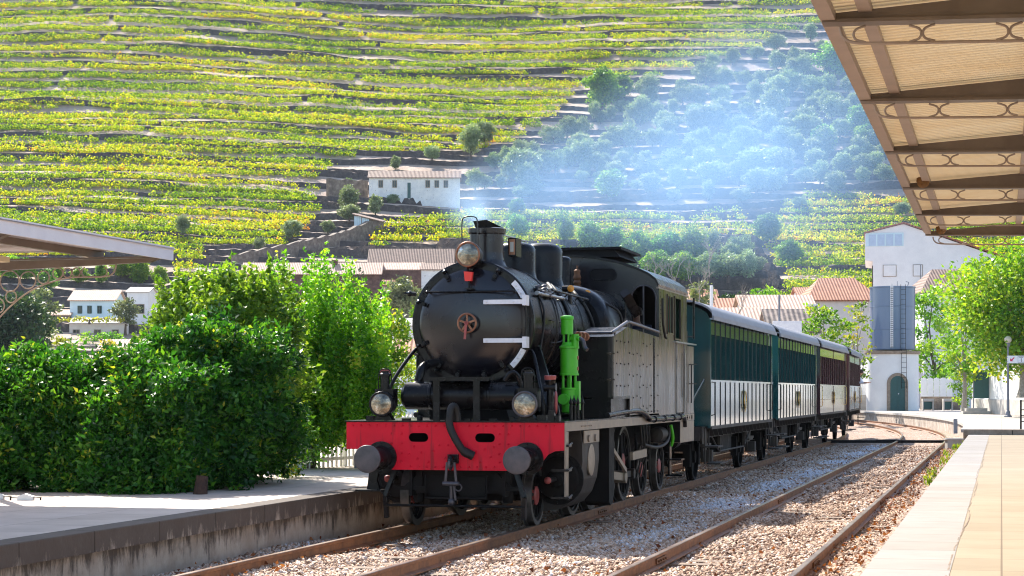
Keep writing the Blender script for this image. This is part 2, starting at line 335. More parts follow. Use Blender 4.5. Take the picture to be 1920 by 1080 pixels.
v=rng.uniform(-10,42,n); C=np.stack([OX+u*CT+v*ST,OY-u*ST+v*CT,bed(u,v)+.05+.02*rng.random(n)],-1)
D=np.tile([0,0,.0],(n,1))+rng.normal(0,1,(n,3))*[1,1,.35]
V,F,rn=leaves(C,D,rng.uniform(.03,.085,n),rng.uniform(.025,.065,n),rng.random(n),.3,.05)
tag(npmesh('fallen_leaves',V,F,leafm('dry_leaf',[(0,(.10,.035,.018)),(.5,(.24,.08,.035)),(1,(.40,.17,.07))],.2,.7,.2),attrs={'rnd':('FACE',rn)}),'dry brown fallen leaves scattered over the ballast','leaves',kind='stuff')
# rails
def railm():
    m,nt,out=newmat('rail_steel'); b=P(nt,out,Roughness=.55); g_=nt.nodes.new('ShaderNodeNewGeometry'); s=tc(nt,1)
    sp=nt.nodes.new('ShaderNodeSeparateXYZ'); nt.links.new(g_.outputs['Position'],sp.inputs[0]); k=nt.nodes.new('ShaderNodeMath'); k.operation='GREATER_THAN'; k.inputs[1].default_value=-.006; nt.links.new(sp.outputs['Z'],k.inputs[0])
    n=noise(nt,s,5,6,.7); c=ramp(nt,n,[(.3,(.11,.040,.014)),(.7,(.30,.12,.04))]); n2=noise(nt,s,1.5,4); c2=ramp(nt,n2,[(.35,(.16,.085,.045)),(.65,(.34,.25,.19))])
    mx=mix(nt,c,c2,k); nt.links.new(oc(mx),b.inputs['Base Color'])
    m2=nt.nodes.new('ShaderNodeMath'); m2.operation='MULTIPLY'; m2.inputs[1].default_value=.6; nt.links.new(k.outputs[0],m2.inputs[0]); nt.links.new(m2.outputs[0],b.inputs['Metallic'])
    m3=nt.nodes.new('ShaderNodeMapRange'); m3.inputs[3].default_value=.6; m3.inputs[4].default_value=.3; nt.links.new(k.outputs[0],m3.inputs[0]); nt.links.new(m3.outputs[0],b.inputs['Roughness']); bump(nt,b,n,.4,.004); return m
M['rail']=railm()
prof=[(-.065,-.15),(.065,-.15),(.065,-.138),(.012,-.118),(.012,-.045),(.034,-.036),(.034,-.006),(.028,0),(-.028,0),(-.034,-.006),(-.034,-.036),(-.012,-.045),(-.012,-.118),(-.065,-.138)]
def rail(u,root):
    mb=MB(); ss=list(np.arange(-16,S0,4.0))+list(np.arange(S0,125,2.0)); secs=[]
    for s in ss: secs.append([path(u+a,s,z) for a,z in prof])
    n=len(prof); o=0
    vs=[p for q in secs for p in q]; fs=[(k*n+i,k*n+(i+1)%n,(k+1)*n+(i+1)%n,(k+1)*n+i) for k in range(len(secs)-1) for i in range(n)]
    mb.add(vs,fs); r=mb.build('rail',M['rail'],root)
    # fishplates near the joints
    for s in ((-6.6,5.4) if u<2 else (-3.0,9.0)):
        f=MB()
        for sg in (-1,1): f.bar(L(u+sg*.022,s-.3,-.08),L(u+sg*.022,s+.3,-.08),.018,.06)
        for d in (-.22,-.08,.08,.22): f.cyl(L(u-.05,s+d,-.08),L(u+.05,s+d,-.08),.014,n=6)
        f.build('fishplate',M['rust'],r)
def sleeper_mesh():
    mb=MB(); mb.box(-1.25,1.25,-.12,.12,-.30,-.158); return mb
sl0=None
for uc,lab in ((0,'rusty railway track under the locomotive and its carriages'),(4.12,'empty rusty railway track beside the paved platform')):
    root=empty('railway_track',(0,0,0),0,lab,'railway track','railway tracks')
    for d in (-.862,.862): rail(uc+d,root)
    for k in range(75):
        s=-13+.62*k
        if sl0 is None: o=sl0=sleeper_mesh().build('sleeper',M['sleeper'],root,.008)
        else: o=sl0.copy(); col.objects.link(o); o.parent=root
        o.location=path(uc,s,-.022+.012*math.sin(k*2.3)); o.rotation_euler=(0,0,path_ang(s)+.01*math.sin(k*5.1))
# platforms
def platm(name,stops,line,tw,th,rot):
    m,nt,out=newmat(name); b=P(nt,out,Roughness=.75); s=tc(nt,1); s.inputs['Rotation'].default_value=(0,0,rot)
    n=noise(nt,s,1.2,7,.65); c=ramp(nt,n,stops)
    br=nt.nodes.new('ShaderNodeTexBrick'); br.inputs['Scale'].default_value=1; br.inputs['Brick Width'].default_value=tw; br.inputs['Row Height'].default_value=th
    br.inputs['Mortar Size'].default_value=.009; br.inputs['Mortar Smooth'].default_value=.2; br.offset=0
    br.inputs['Color1'].default_value=(1,1,1,1); br.inputs['Color2'].default_value=(.86,.84,.80,1); br.inputs['Mortar'].default_value=(*line,1)
    nt.links.new(s.outputs[0],br.inputs[0]); mx=mix(nt,c,br,1,'MULTIPLY'); nt.links.new(oc(mx),b.inputs['Base Color'])
    n2=noise(nt,s,30,4); bump(nt,b,n2,.15,.006); return m
def stainwall():
    m,nt,out=newmat('stained_platform_wall'); b=P(nt,out,Roughness=.9); s=tc(nt,1)
    n=noise(nt,s,2,8,.7); c=ramp(nt,n,[(.3,(.30,.23,.17)),(.7,(.52,.44,.36))])
    s2=tc(nt,1,(3,3,.75)); n2=noise(nt,s2,1.5,10,.78)
    sp=nt.nodes.new('ShaderNodeSeparateXYZ'); nt.links.new(s.outputs[0],sp.inputs[0])
    mr=nt.nodes.new('ShaderNodeMapRange'); mr.inputs[1].default_value=-.15; mr.inputs[2].default_value=.42; mr.inputs[3].default_value=-.14; mr.inputs[4].default_value=.22; nt.links.new(sp.outputs['Z'],mr.inputs[0])
    ad=nt.nodes.new('ShaderNodeMath'); nt.links.new(n2.outputs[0],ad.inputs[0]); nt.links.new(mr.outputs[0],ad.inputs[1]); k=ramp(nt,ad,[(.47,0.0),(.60,.88)])
    mx=mix(nt,c,(.05,.036,.028),k); nt.links.new(oc(mx),b.inputs['Base Color']); n3=noise(nt,s,12,6); bump(nt,b,n3,.6,.02); return m
def strip(name,pts,z,m,kind='structure'):
    """pts: list of (left,right) world xy pairs"""
    V=[];F=[]
    for a,b in pts: V+= [(a.x,a.y,z),(b.x,b.y,z)]
    for i in range(len(pts)-1): F.append((2*i,2*i+1,2*i+3,2*i+2))
    mb=MB(); mb.add(V,F); return tag(mb.build(name,m),kind=kind)
ROT=TH
HL=.43
lm=platm('left_platform_paving',[(.3,(.47,.39,.33)),(.7,(.62,.53,.46))],(.55,.5,.45),1.1,.9,ROT)
pl=MB(); sv=list(np.arange(-18,S0,6))+list(np.arange(S0,110,5))
for a,b in zip(sv[:-1],sv[1:]):
    q=[path(-30,a),path(-2.0,a),path(-2.0,b),path(-30,b)]; pl.add([(p.x,p.y,HL) for p in q],[(0,1,2,3)])
tag(pl.build('platform_paving',lm),kind='structure')
w=MB()
def LW(u0,u1,z0,z1,mb,a,b):
    q=[path(u0,a),path(u1,a),path(u1,b),path(u0,b)]
    mb.add([(p.x,p.y,z0) for p in q]+[(p.x,p.y,z1) for p in q],[(4,5,6,7),(0,1,5,4),(1,2,6,5),(3,0,4,7),(3,2,1,0)] if False else [(4,5,6,7),(1,2,6,5),(0,1,5,4),(2,3,7,6),(3,0,4,7)])
for a,b in zip(sv[:-1],sv[1:]): LW(-2.2,-1.74,-.6,.22,w,a,b)
sw=stainwall()
tag(w.build('platform_wall',sw),kind='structure')
k=MB(); s_=-16.0
while s_<S0-2: LW(-2.0,-1.66,.222,HL+.004,k,s_+.006,s_+1.494); s_+=1.5
tag(k.build('platform_kerb',sw,bevel=.012),kind='structure')
# right platform (low) with pale edge slabs, ochre paving, pale pink paving
HR=.35
edge=platm('edge_slabs',[(.3,(.235,.21,.19)),(.7,(.30,.275,.25))],(.34,.30,.26),7.7,1.0,ROT)
ochre=platm('ochre_paving',[(.3,(.25,.19,.115)),(.7,(.31,.24,.155))],(.40,.32,.24),7.3,1.15,ROT)
pink=platm('pale_pink_paving',[(.3,(.27,.23,.20)),(.7,(.33,.285,.25))],(.55,.48,.42),6.1,1.1,ROT)
for nm,u0,u1,m_,z in (('platform_edge',5.9,6.58,edge,HR),('platform_paving',6.58,7.75,ochre,HR-.004),('platform_paving',7.75,40,pink,HR-.008)):
    strip(nm,[(path(u0,s),path(u1,s)) for s in (-20,42.8)],z,m_)
rc=random.Random(5); cr=MB(); s_=-14.0; off=0
while s_<34:
    L_=rc.uniform(.12,.4); w0=rc.uniform(.004,.016); off2=max(-.03,min(.03,off+rc.uniform(-.015,.015)))
    if rc.random()<.85: cr.add([tuple(L(6.588+off-w0/2,s_,HR+.002)),tuple(L(6.588+off+w0/2,s_,HR+.002)),tuple(L(6.588+off2+w0/2,s_+L_,HR+.002)),tuple(L(6.588+off2-w0/2,s_+L_,HR+.002))],[(0,1,2,3)])
    off=off2; s_+=L_
tag(cr.build('platform_crack',M['sleeper']),kind='structure')
f=MB(); q=[L(5.93,-20),L(6.05,-20),L(6.05,42.8),L(5.93,42.8)]
f.add([(p.x,p.y,-.5) for p in q]+[(p.x,p.y,HR-.006) for p in q],[(0,3,7,4),(0,1,5,4),(2,3,7,6)])
tag(f.build('platform_wall',sw),kind='structure')
HF=.53
f=MB(); sv2=[42.8]+list(np.arange(46,125,4)); fp=platm('far_platform_paving',[(.3,(.32,.28,.25)),(.7,(.40,.355,.32))],(.6,.52,.46),1.2,1.2,ROT)
for a,b in zip(sv2[:-1],sv2[1:]):
    q=[path(5.7,a),path(70 if a<50 else 60,a),path(70 if b<50 else 60,b),path(5.7,b)]; f.add([(p.x,p.y,HF) for p in q],[(0,1,2,3)])
tag(f.build('platform_paving',fp),kind='structure')
f=MB(); fw=stone('far_platform_wall',[(.3,(.22,.17,.13)),(.5,(.38,.31,.25)),(.7,(.55,.49,.42))],2.5,.9,.5,.03)
for a,b in zip(sv2[:-1],sv2[1:]): LW(5.72,5.95,-.5,HF-.11,f,a,b)
tag(f.build('platform_wall',fw),kind='structure')
f=MB()
for a,b in zip(sv2[:-1],sv2[1:]): LW(5.64,6.1,HF-.108,HF+.004,f,a,b)
tag(f.build('platform_kerb',M['concrete']),kind='structure')
f=MB(); 
for i in range(12):
    u0=5.75+i*1.6; f.add([tuple(L(u,v,z)) for z in (.3,HF+.006) for u,v in((u0,42.62),(u0+1.58,42.62),(u0+1.58,42.9),(u0,42.9))],[(4,5,6,7),(0,1,5,4),(1,2,6,5),(3,0,4,7)])
tag(f.build('platform_step',M['granite'],bevel=.01),kind='structure')
# black signal duct crossing the far track
o=MB(); o.bar(L(.8,47.4,-.03),L(5.3,48.5,-.03),.3,.1); o.bar(L(2.5,47.8,-.022),L(3.2,47.97,-.022),.31,.11)
tag(o.build('cable_duct',M['dull']),'black steel duct lying across the empty track where it starts to curve','duct')
# ---------------------------------------------------------------- terraced hill
def zprof(Y):
    return np.interp(Y,[100,150,210,260,300,320,350,380,420,460,500,540,600,700,900],[-1,-.5,3,7,13,19,28.5,39,56,73.5,95,118,154,215,330])
terr=[]; y=150.0
while y<262: terr.append(y); y+=11
while y<700:
    terr.append(y); y+= (5.6 if y<300 else 5.0 if y<380 else 5.3 if y<430 else 6.2)*(1+.22*math.sin(len(terr)*2.4)+.1*math.sin(len(terr)*5.1))
terr=np.array(terr); K=len(terr); ph=rng.uniform(0,6.28,(K,4))
def A(X): return 7*np.sin(X/62+.9)+3.5*np.sin(X/27+2.2)+ .00035*(X+20)**2*0
def tilt(X): return -.018*X*np.exp(-((X+60)/90)**2)
def yk(k,X):
    return terr[k]+A(X)+.95*np.sin(X/21+ph[k,0])+.35*np.sin(X/7.7+ph[k,1])+.12*np.sin(X/2.1+ph[k,2])
def zk(k,X): return zprof(terr[k])+tilt(X)*1.0+.5*np.sin(X/21+ph[k,3])+.15*np.sin(X/4.3+ph[k,2])
def wk(k,X):
    w=1.2+.4*np.sin(X/23+ph[k,2])*np.sin(X/41+ph[k,0])+.16*np.sin(X/3.1+ph[k,1])
    big=np.where((terr[k]>318)&(terr[k]<350)&(X>-14)&(X<46),1.5,0)*(1 if k%2 else .6)
    low=.35 if terr[k]<262 else 1
    return np.clip(w,.15,2.2)*low+big
cols=np.concatenate([np.arange(-230,-95,3),np.arange(-95,150,.75),np.arange(150,260,3)]); nX=len(cols)
rows=[]
for k in range(K-1):
    Yk=yk(k,cols);Zk=zk(k,cols);W=wk(k,cols); Y2=yk(k+1,cols);Z2=zk(k+1,cols)
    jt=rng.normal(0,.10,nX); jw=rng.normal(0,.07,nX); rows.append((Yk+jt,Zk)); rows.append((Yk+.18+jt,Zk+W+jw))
    for t in (.12,.35,.6,.85):
        Yt=Yk+.18+(Y2-Yk-.18)*t; Zt=(Zk+W)+(Z2-Zk-W)*(t**1.15)
        Zt=Zt+.10*np.sin(cols*1.3+k+t*9)*np.sin(cols*.7+t*5)+rng.normal(0,.05,nX); rows.append((Yt,Zt))
Vh=np.concatenate([np.stack([cols,a,b],-1) for a,b in rows]); nr=len(rows)
idx=np.arange(nr*nX).reshape(nr,nX)
Fh=np.stack([idx[:-1,:-1],idx[:-1,1:],idx[1:,1:],idx[1:,:-1]],-1).reshape(-1,4)
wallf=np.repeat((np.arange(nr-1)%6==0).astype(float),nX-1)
def hillm():
    m,nt,out=newmat('hill_soil'); b=P(nt,out,Roughness=.95); s=tc(nt,1); n=noise(nt,s,.09,8,.7)
    c=ramp(nt,n,[(.28,(.28,.20,.14)),(.45,(.42,.31,.24)),(.62,(.52,.405,.33)),(.8,(.42,.34,.19))])
    n4=noise(nt,s,1.1,5,.7); k4=ramp(nt,n4,[(.52,0.0),(.75,.4)]); c=mix(nt,c,(.15,.14,.06),k4)
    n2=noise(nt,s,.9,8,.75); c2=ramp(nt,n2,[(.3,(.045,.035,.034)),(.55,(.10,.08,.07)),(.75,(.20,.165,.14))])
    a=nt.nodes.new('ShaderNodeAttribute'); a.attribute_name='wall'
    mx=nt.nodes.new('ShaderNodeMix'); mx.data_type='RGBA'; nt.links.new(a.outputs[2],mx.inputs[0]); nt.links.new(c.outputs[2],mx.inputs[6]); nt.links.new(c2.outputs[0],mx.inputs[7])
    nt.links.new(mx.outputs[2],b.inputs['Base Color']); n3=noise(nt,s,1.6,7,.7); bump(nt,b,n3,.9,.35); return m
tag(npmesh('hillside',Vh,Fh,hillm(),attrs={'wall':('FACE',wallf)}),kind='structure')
def terz(X,Y):
    X=np.asarray(X,float);Y=np.asarray(Y,float); z=np.full(X.shape,-.6)
    for k in range(K-1):
        a=yk(k,X);b=yk(k+1,X); m=(Y>=a)&(Y<b); t=np.clip((Y-a)/(b-a),0,1); w=wk(k,X)
        z=np.where(m,zk(k,X)+w+(zk(k+1,X)-zk(k,X)-w)*t**1.15,z)
    return z
_Y=np.arange(140,680,.5)
def hit(px,py):
    """point of the hill seen at that place in the photograph"""
    X=(px-960)/FPX*_Y; Z=CAMZ+(HY-py)/FPX*_Y; i=np.argmax(terz(X,_Y)>=Z)
    if i==0: i=len(_Y)-1
    return Vector((X[i],_Y[i],float(terz(X[i:i+1],_Y[i:i+1])[0])))
def pin(px,py,poly):
    inside=np.zeros(px.shape,bool); n=len(poly); j=n-1
    for i in range(n):
        xi,yi=poly[i];xj,yj=poly[j]; c=((yi>py)!=(yj>py))&(px<(xj-xi)*(py-yi)/(yj-yi+1e-9)+xi); inside^=c; j=i
    return inside
novine=[[(850,372),(880,300),(1010,255),(1090,170),(1250,150),(1420,105),(1500,62),(1600,60),(1760,390),(1560,372),(1480,385),(1420,455),(1380,400),(1180,372),(1050,380)],
 [(600,330),(700,290),(900,290),(900,400),(800,420),(720,425),(690,470),(500,480),(430,520),(380,520),(420,495),(560,455),(600,400)],
 [(870,372),(1380,372),(1380,405),(870,405)],[(1140,470),(1420,450),(1480,540),(1440,600),(1140,600)],[(0,485),(330,485),(330,720),(0,720)],[(380,465),(880,465),(880,640),(380,640)]]
# vines
VP=[];VR=[]
for k in range(K-2):
    if terr[k]<268: continue
    dep=terr[k+1]-terr[k]; nrow=2 if dep<5.6 else 3
    for r in range(nrow):
        t=.30+r*(.72/nrow)
        X=np.arange(-.29*terr[k]-8,.29*terr[k]+8,.62); X=X+rng.uniform(-.2,.2,len(X))
        a=yk(k,X);b=yk(k+1,X); Y=a+.3+(b-a-.3)*t+.12*np.sin(X*2)
        gap=(np.sin(X/9.3+ph[k,0]*3)+np.sin(X/23+ph[k,1]*2+r))>1.48
        gap2=np.abs(((X+35*math.sin(terr[k]/29+1)+ph[k,3]*1.3)%64)-32)>31.2    # paths up the hill
        px=960+FPX*X/Y; py=HY-FPX*(zk(k,X)+1-CAMZ)/Y; ok=~gap&~gap2&(rng.random(len(X))>.06)
        for pl_ in novine: ok&=~pin(px,py,pl_)
        VP.append(np.stack([X,Y,terz(X,Y)],-1)[ok]); VR.append(np.clip(.50+.11*np.sin(X/14+ph[k,2])+.08*np.sin(X/37+k)+rng.normal(0,.13,len(X)),0,1)[ok])
VP=np.concatenate(VP);VR=np.concatenate(VR); nv=len(VP); npv=20
print('vines',nv)
Cv=np.repeat(VP,npv,0)+np.stack([rng.normal(0,.36,nv*npv),rng.normal(0,.22,nv*npv),.45+np.abs(rng.normal(0,.48,nv*npv))],-1)
hgt=rng.uniform(.75,1.2,nv); Cv[:,2]=np.repeat(VP[:,2],npv)+(Cv[:,2]-np.repeat(VP[:,2],npv))*np.repeat(hgt,npv)
Dv=np.tile([0,-.2,.7],(nv*npv,1)); rn=np.clip(np.repeat(VR,npv)+rng.normal(0,.14,nv*npv),0,1)
V,F,rn=leaves(Cv,Dv,rng.uniform(.26,.52,nv*npv),rng.uniform(.22,.42,nv*npv),rn,.25,.9)
M['vine']=leafm('vine_leaves',[(0,(.04,.15,.012)),(.3,(.14,.31,.014)),(.55,(.34,.49,.018)),(.8,(.58,.60,.025)),(.93,(.64,.58,.03)),(1,(.60,.30,.05))],.45,.6,.3)
tag(npmesh('vineyard',V,F,M['vine'],attrs={'rnd':('FACE',rn)}),'rows of yellow green grapevines on the terraced hillside','vines',kind='stuff')
# ---------------------------------------------------------------- trees
FOL=dict(
 olive=leafm('olive_leaves',[(0,(.08,.14,.07)),(.5,(.22,.31,.19)),(1,(.38,.46,.33))],.25,.5,.4),
 bright=leafm('bright_leaves',[(0,(.05,.15,.02)),(.5,(.16,.32,.03)),(1,(.36,.48,.07))],.42,.5,.4),
 plane=leafm('plane_leaves',[(0,(.045,.13,.014)),(.45,(.14,.28,.022)),(.8,(.34,.42,.04)),(1,(.46,.40,.07))],.42,.5,.4),
 laurel=leafm('laurel_leaves',[(0,(.010,.058,.010)),(.5,(.038,.165,.018)),(.85,(.13,.32,.025)),(1,(.42,.45,.05))],.38,.42,.35),
 hornbeam=leafm('hornbeam_leaves',[(0,(.05,.16,.012)),(.5,(.15,.34,.014)),(.85,(.30,.46,.025)),(1,(.46,.42,.06))],.45,.42,.4),
 dark=leafm('dark_leaves',[(0,(.012,.035,.02)),(.6,(.03,.075,.03)),(1,(.07,.13,.04))],.2,.55,.3),
 grey=leafm('grey_green_leaves',[(0,(.07,.10,.06)),(.5,(.17,.22,.13)),(1,(.30,.36,.22))],.3,.5,.4),
 yellow=leafm('yellow_green_leaves',[(0,(.14,.20,.02)),(.5,(.32,.36,.04)),(1,(.45,.44,.08))],.4,.5,.3))
def blobs(blist,per,size,shell=.35,yscale=1,wd=.6):
    """blist of (x,y,z,r[,rz]) leaf clumps"""
    Cs=[];Ds=[];Rn=[]
    for bl in blist:
        x,y,z,r=bl[:4]; rz=bl[4] if len(bl)>4 else r
        n=int(per*(r*r)); 
        if n<4: n=4
        d=rng.normal(0,1,(n,3)); d/=np.linalg.norm(d,axis=1)[:,None]
        rad=1-np.abs(rng.normal(0,shell,n)); rad=np.clip(rad,.1,1.08)+rng.normal(0,.06,n)
        # lumpy surface
        lump=1+.16*np.sin(d[:,0]*5+x)*np.sin(d[:,1]*6+y)+.12*np.sin(d[:,2]*7+z+d[:,0]*4)
        Cs.append(np.stack([x+d[:,0]*r*rad*lump,y+d[:,1]*r*yscale*rad*lump,z+d[:,2]*rz*rad*lump],-1)); Ds.append(d*[1,1,.6]+[0,0,.15])
        Rn.append(np.clip(rng.normal(.42,.2)+rng.normal(0,.17,n),0,1))
    C=np.concatenate(Cs);D=np.concatenate(Ds);rn=np.concatenate(Rn); n=len(C)
    L_=rng.uniform(.7,1.25,n)*size
    return leaves(C,D,L_,L_*rng.uniform(wd*.8,wd*1.2,n),rn,.22,.75)
def trunkmb(h,r,limbs,seed=0,lean=.05):
    rr=random.Random(seed); mb=MB(); top=Vector((rr.uniform(-lean,lean)*h,rr.uniform(-lean,lean)*h,h))
    mid=top*.5+Vector((rr.uniform(-lean,lean)*h*.5,0,0)); mb.tube([(0,0,-.3),(0,0,h*.08),mid,top],r,8,rs=[r*1.5,r*1.05,r*.8,r*.6])
    for e in limbs:
        e=Vector(e[:3]); s=mid.lerp(top,rr.uniform(.3,1)); m_=s.lerp(e,.5)+Vector((rr.uniform(-.1,.1),rr.uniform(-.1,.1),.12))*(e-s).length*.6
        mb.tube([s,m_,e],r*.4,6,rs=[r*.45,r*.28,r*.1])
    return mb
def tree(name,root_loc,blist,per,size,mat,label,group=None,cat='tree',bark='bark',h=None,r=.12,shell=.35,seed=1,limbs=5,wd=.6,yscale=1):
    root=empty(name,root_loc,0,label,cat,group)
    V,F,rn=blobs(blist,per,size,shell,yscale,wd); npmesh('crown',V,F,mat,root,{'rnd':('FACE',rn)})
    if h is None: h=min(b[2] for b in blist)
    bb=sorted(blist,key=lambda q:-q[3])[:limbs]
    trunkmb(h,r,[b[:3] for b in bb],seed).build('trunk',M[bark],root)
    return root
def crownlist(seed,n,R_,z0,H,rb,squash=1):
    rr=random.Random(seed); out=[]
    for i in range(n):
        a=i*2.399+rr.uniform(-.3,.3); t=(i+.5)/n; z=z0+H*t; rad=R_*math.sqrt(max(.05,1-(2*t-1)**2))*rr.uniform(.55,1.0)
        out.append((rad*math.cos(a)*.75,rad*math.sin(a)*.75,z,rb*rr.uniform(.7,1.25),rb*squash*rr.uniform(.6,.95)))
    return out
# olive prototypes and the grove
protos=[]
for i in range(4):
    protos.append(tree('olive_tree',(0,0,0),crownlist(i+3,[9,13,16,11][i],[1.7,2.2,1.9,2.3][i],1.0,[2.9,2.3,3.0,2.2][i],[1.0,.85,.8,.95][i]),330,.34,FOL['olive'],'x',cat='tree',h=1.3,r=.17,shell=.45,seed=i,wd=.45))
bp=[tree('leafy_tree',(0,0,0),crownlist(i+30,12,1.9,1.0,3.2,1.25),300,.36,FOL['bright'],'x',cat='tree',h=1.2,r=.16,shell=.42,seed=i) for i in range(2)]
bush=[tree('leafy_bush',(0,0,0),crownlist(i+50,8,1.5,.3,1.1,.9),300,.36,FOL['bright'],'x',cat='bush',h=.5,r=.08,shell=.42,seed=i) for i in range(1)]
used=set()
def put(plist,i,loc,sc,label,group,rz=None,sz=1):
    p=plist[i%len(plist)]; c=p if p.name not in used else copy_tree(p); used.add(p.name)
    c.location=loc; c.scale=(sc*random.uniform(.82,1.25),sc*random.uniform(.85,1.15),sc*sz*random.uniform(.78,1.12)); c.rotation_euler=(0,0,random.uniform(0,6.28) if rz is None else rz)
    c['label']=label; c['group']=group; return c
grove=[]  # px, py(base), width px
for a in '''1285 188 62|1385 168 70|1508 135 60|1610 112 74|1780 0 0|1338 262 60|1440 262 64|1525 290 58|1597 270 60|1665 335 80|1680 262 90|1745 235 80|1610 195 80|1700 180 70|950 325 80|1210 370 90|1330 365 80|1130 340 60|835 430 70|770 460 60|895 475 90|1000 470 90|1085 430 60|720 470 60|1465 450 60|1270 520 120|1600 470 120|1550 510 90|1420 540 100|1480 575 90|840 590 110|750 610 70|980 590 60|1080 590 60|1190 590 80|1020 555 60|850 660 60|945 680 60|825 700 90|905 700 60|640 745 70|730 745 60|630 690 110|490 730 90|555 690 80|430 740 120|310 760 140|345 690 80|245 700 110|950 745 100|1080 735 120|1240 710 120|1105 790 80|1280 790 130|1420 780 90|1500 760 160|1600 690 90|1640 600 110|1560 560 100|1610 350 120|1840 390 90|1850 620 120|1790 660 100|1760 545 110|1800 700 110|1240 600 80|480 570 100|130 580 90|60 650 120|310 640 80|590 560 60|860 540 60|1390 650 70|1160 710 60|700 720 70'''.split('|'):
    x,y,w_=map(float,a.split()); 
    if w_: grove.append((860+x/2.7,60+y/2.7,w_/2.7*1.5))
for a in '''1520 78 36|1540 100 22|1475 175 36|1520 205 30|1590 185 40|1560 225 44|1610 230 40|1520 250 40|1480 260 40|1575 265 50|1630 270 40|1500 300 46|1545 305 50|1600 305 54|1640 330 44|1580 335 50|1470 330 50|1510 345 40|1625 300 40|1660 345 40|1500 395 30|1690 408 34'''.split('|'): grove.append(tuple(map(float,a.split())))
ORD=['first','second','third','fourth','fifth','sixth','seventh','eighth','ninth','tenth','eleventh','twelfth','thirteenth','fourteenth','fifteenth','sixteenth','seventeenth','eighteenth','nineteenth','twentieth','twenty first','twenty second','twenty third','twenty fourth']
gl=[('silvery olive tree in the smoky grove on the hillside','olive trees of the grove behind the smoke')]
gp_=[(870,372),(930,300),(1040,290),(1120,200),(1260,160),(1420,115),(1530,80),(1610,90),(1700,330),(1560,372),(1480,370),(1400,395),(1180,372),(1050,380)]
k_=0
while k_<110:
    px,py=random.uniform(870,1700),random.uniform(80,400)
    if pin(np.array([px]),np.array([py]),gp_)[0]: grove.append((px,py,random.uniform(28,58))); k_+=1
grove.sort(key=lambda g_:g_[1]); nrw=14; per_=-(-len(grove)//nrw); grove=[sorted(grove[k:k+per_]) for k in range(0,len(grove),per_)]
grove=[(x_,y_,w_,f'{ORD[j]} olive from the left in the {ORD[r]} row from the top of the smoky grove') for r,rw in enumerate(grove) for j,(x_,y_,w_) in enumerate(rw)]
for i,(px,py,w_,gl_) in enumerate(grove):
    q=hit(px,py); sc=w_/FPX*q.y/4.6
    put(protos,i,q-Vector((0,0,.2)),sc,gl_,gl[0][1])
for i,(px,py,w_,lab) in enumerate([(810,305,40,'grey green olive tree above the roof of the long white farmhouse'),(742,318,30,'small olive bush just left of the white farmhouse roof'),(655,362,34,'olive tree in front of the stone retaining wall'),(655,398,50,'upper olive tree beside the dirt track'),(655,424,48,'broad olive tree left of the little blue shed'),(704,404,40,'olive tree at the lower left of the white farmhouse'),(736,382,26,'small round olive at the foot of the white farmhouse'),(845,378,34,'olive half hidden by smoke at the right end of the farmhouse'),(615,440,32,'slim olive tree left of the dirt track bend'),(548,458,50,'round olive tree between the lower vine rows'),(486,476,28,'small olive near the bottom of the vineyard track'),(343,440,40,'lone green tree among vines left of the white farmhouse'),(505,462,14,'tiny olive sapling')]):
    if w_<20: continue
    q=hit(px,py); put(protos,i+1,q-Vector((0,0,.2)),w_/FPX*q.y/4.6,lab,'olive trees around the farmhouse')
for i,(px,py,w_,lab) in enumerate([(1130,205,70,'bright green tree at the upper left corner of the olive grove'),(1165,190,50,'bright leafy tree beside the grove corner'),(1565,150,80,'bright green tree at the top right of the hillside beside the canopy'),(1545,290,60,'light green tree inside the olive grove'),(1620,280,50,'light green tree low beside the canopy edge'),(1440,460,64,'pale bushy tree with reddish stems on the lower terraces'),(1145,372,60,'bright bush on the smoke covered terrace'),(970,405,40,'green bush above the chimney smoke'),(1480,498,52,'spreading tree on its earth mound among lower vine rows'),(1620,260,70,'leafy tree in the ravine beside the grove')]):
    q=hit(px,py); put(bp,i,q-Vector((0,0,.2)),w_/FPX*q.y/4.8,lab,'bright trees on the hill')
# thicket behind the cab and right of it
k=0; cnt={'a':0,'b':0,'c':0}; tot={'a':'four','b':'six','c':'eight'}
for px,py,w_,lab in sorted([(1105,475,60,'a'),(1150,480,60,'a'),(970,448,44,'a'),(1200,500,60,'b'),(1250,500,70,'b'),(1300,500,70,'b'),(1180,520,60,'b'),(1230,530,60,'b'),(1280,540,60,'b'),(1330,525,70,'c'),(1370,510,60,'c'),(1390,480,56,'c'),(1365,545,70,'c'),(1400,535,60,'c'),(1335,480,50,'c'),(1300,465,40,'c'),(1420,520,40,'c'),(1060,470,40,'a')]):
    q=hit(px,py); sc=w_/FPX*q.y/4.8; sp=ORD[cnt[lab]]+' from the left of the '+{'a':'rounded green bushes on the terrace behind the cab roof','b':'leafy thicket trees right behind the cab','c':'grey green trees in the hollow behind the carriages'}[lab]; cnt[lab]+=1
    put(bp if lab!='c' else protos,k,q-Vector((0,0,.5)),sc,sp,{'a':'bushes behind the cab roof','b':'thicket trees behind the cab','c':'trees in the hollow'}[lab],sz=1.15); k+=1
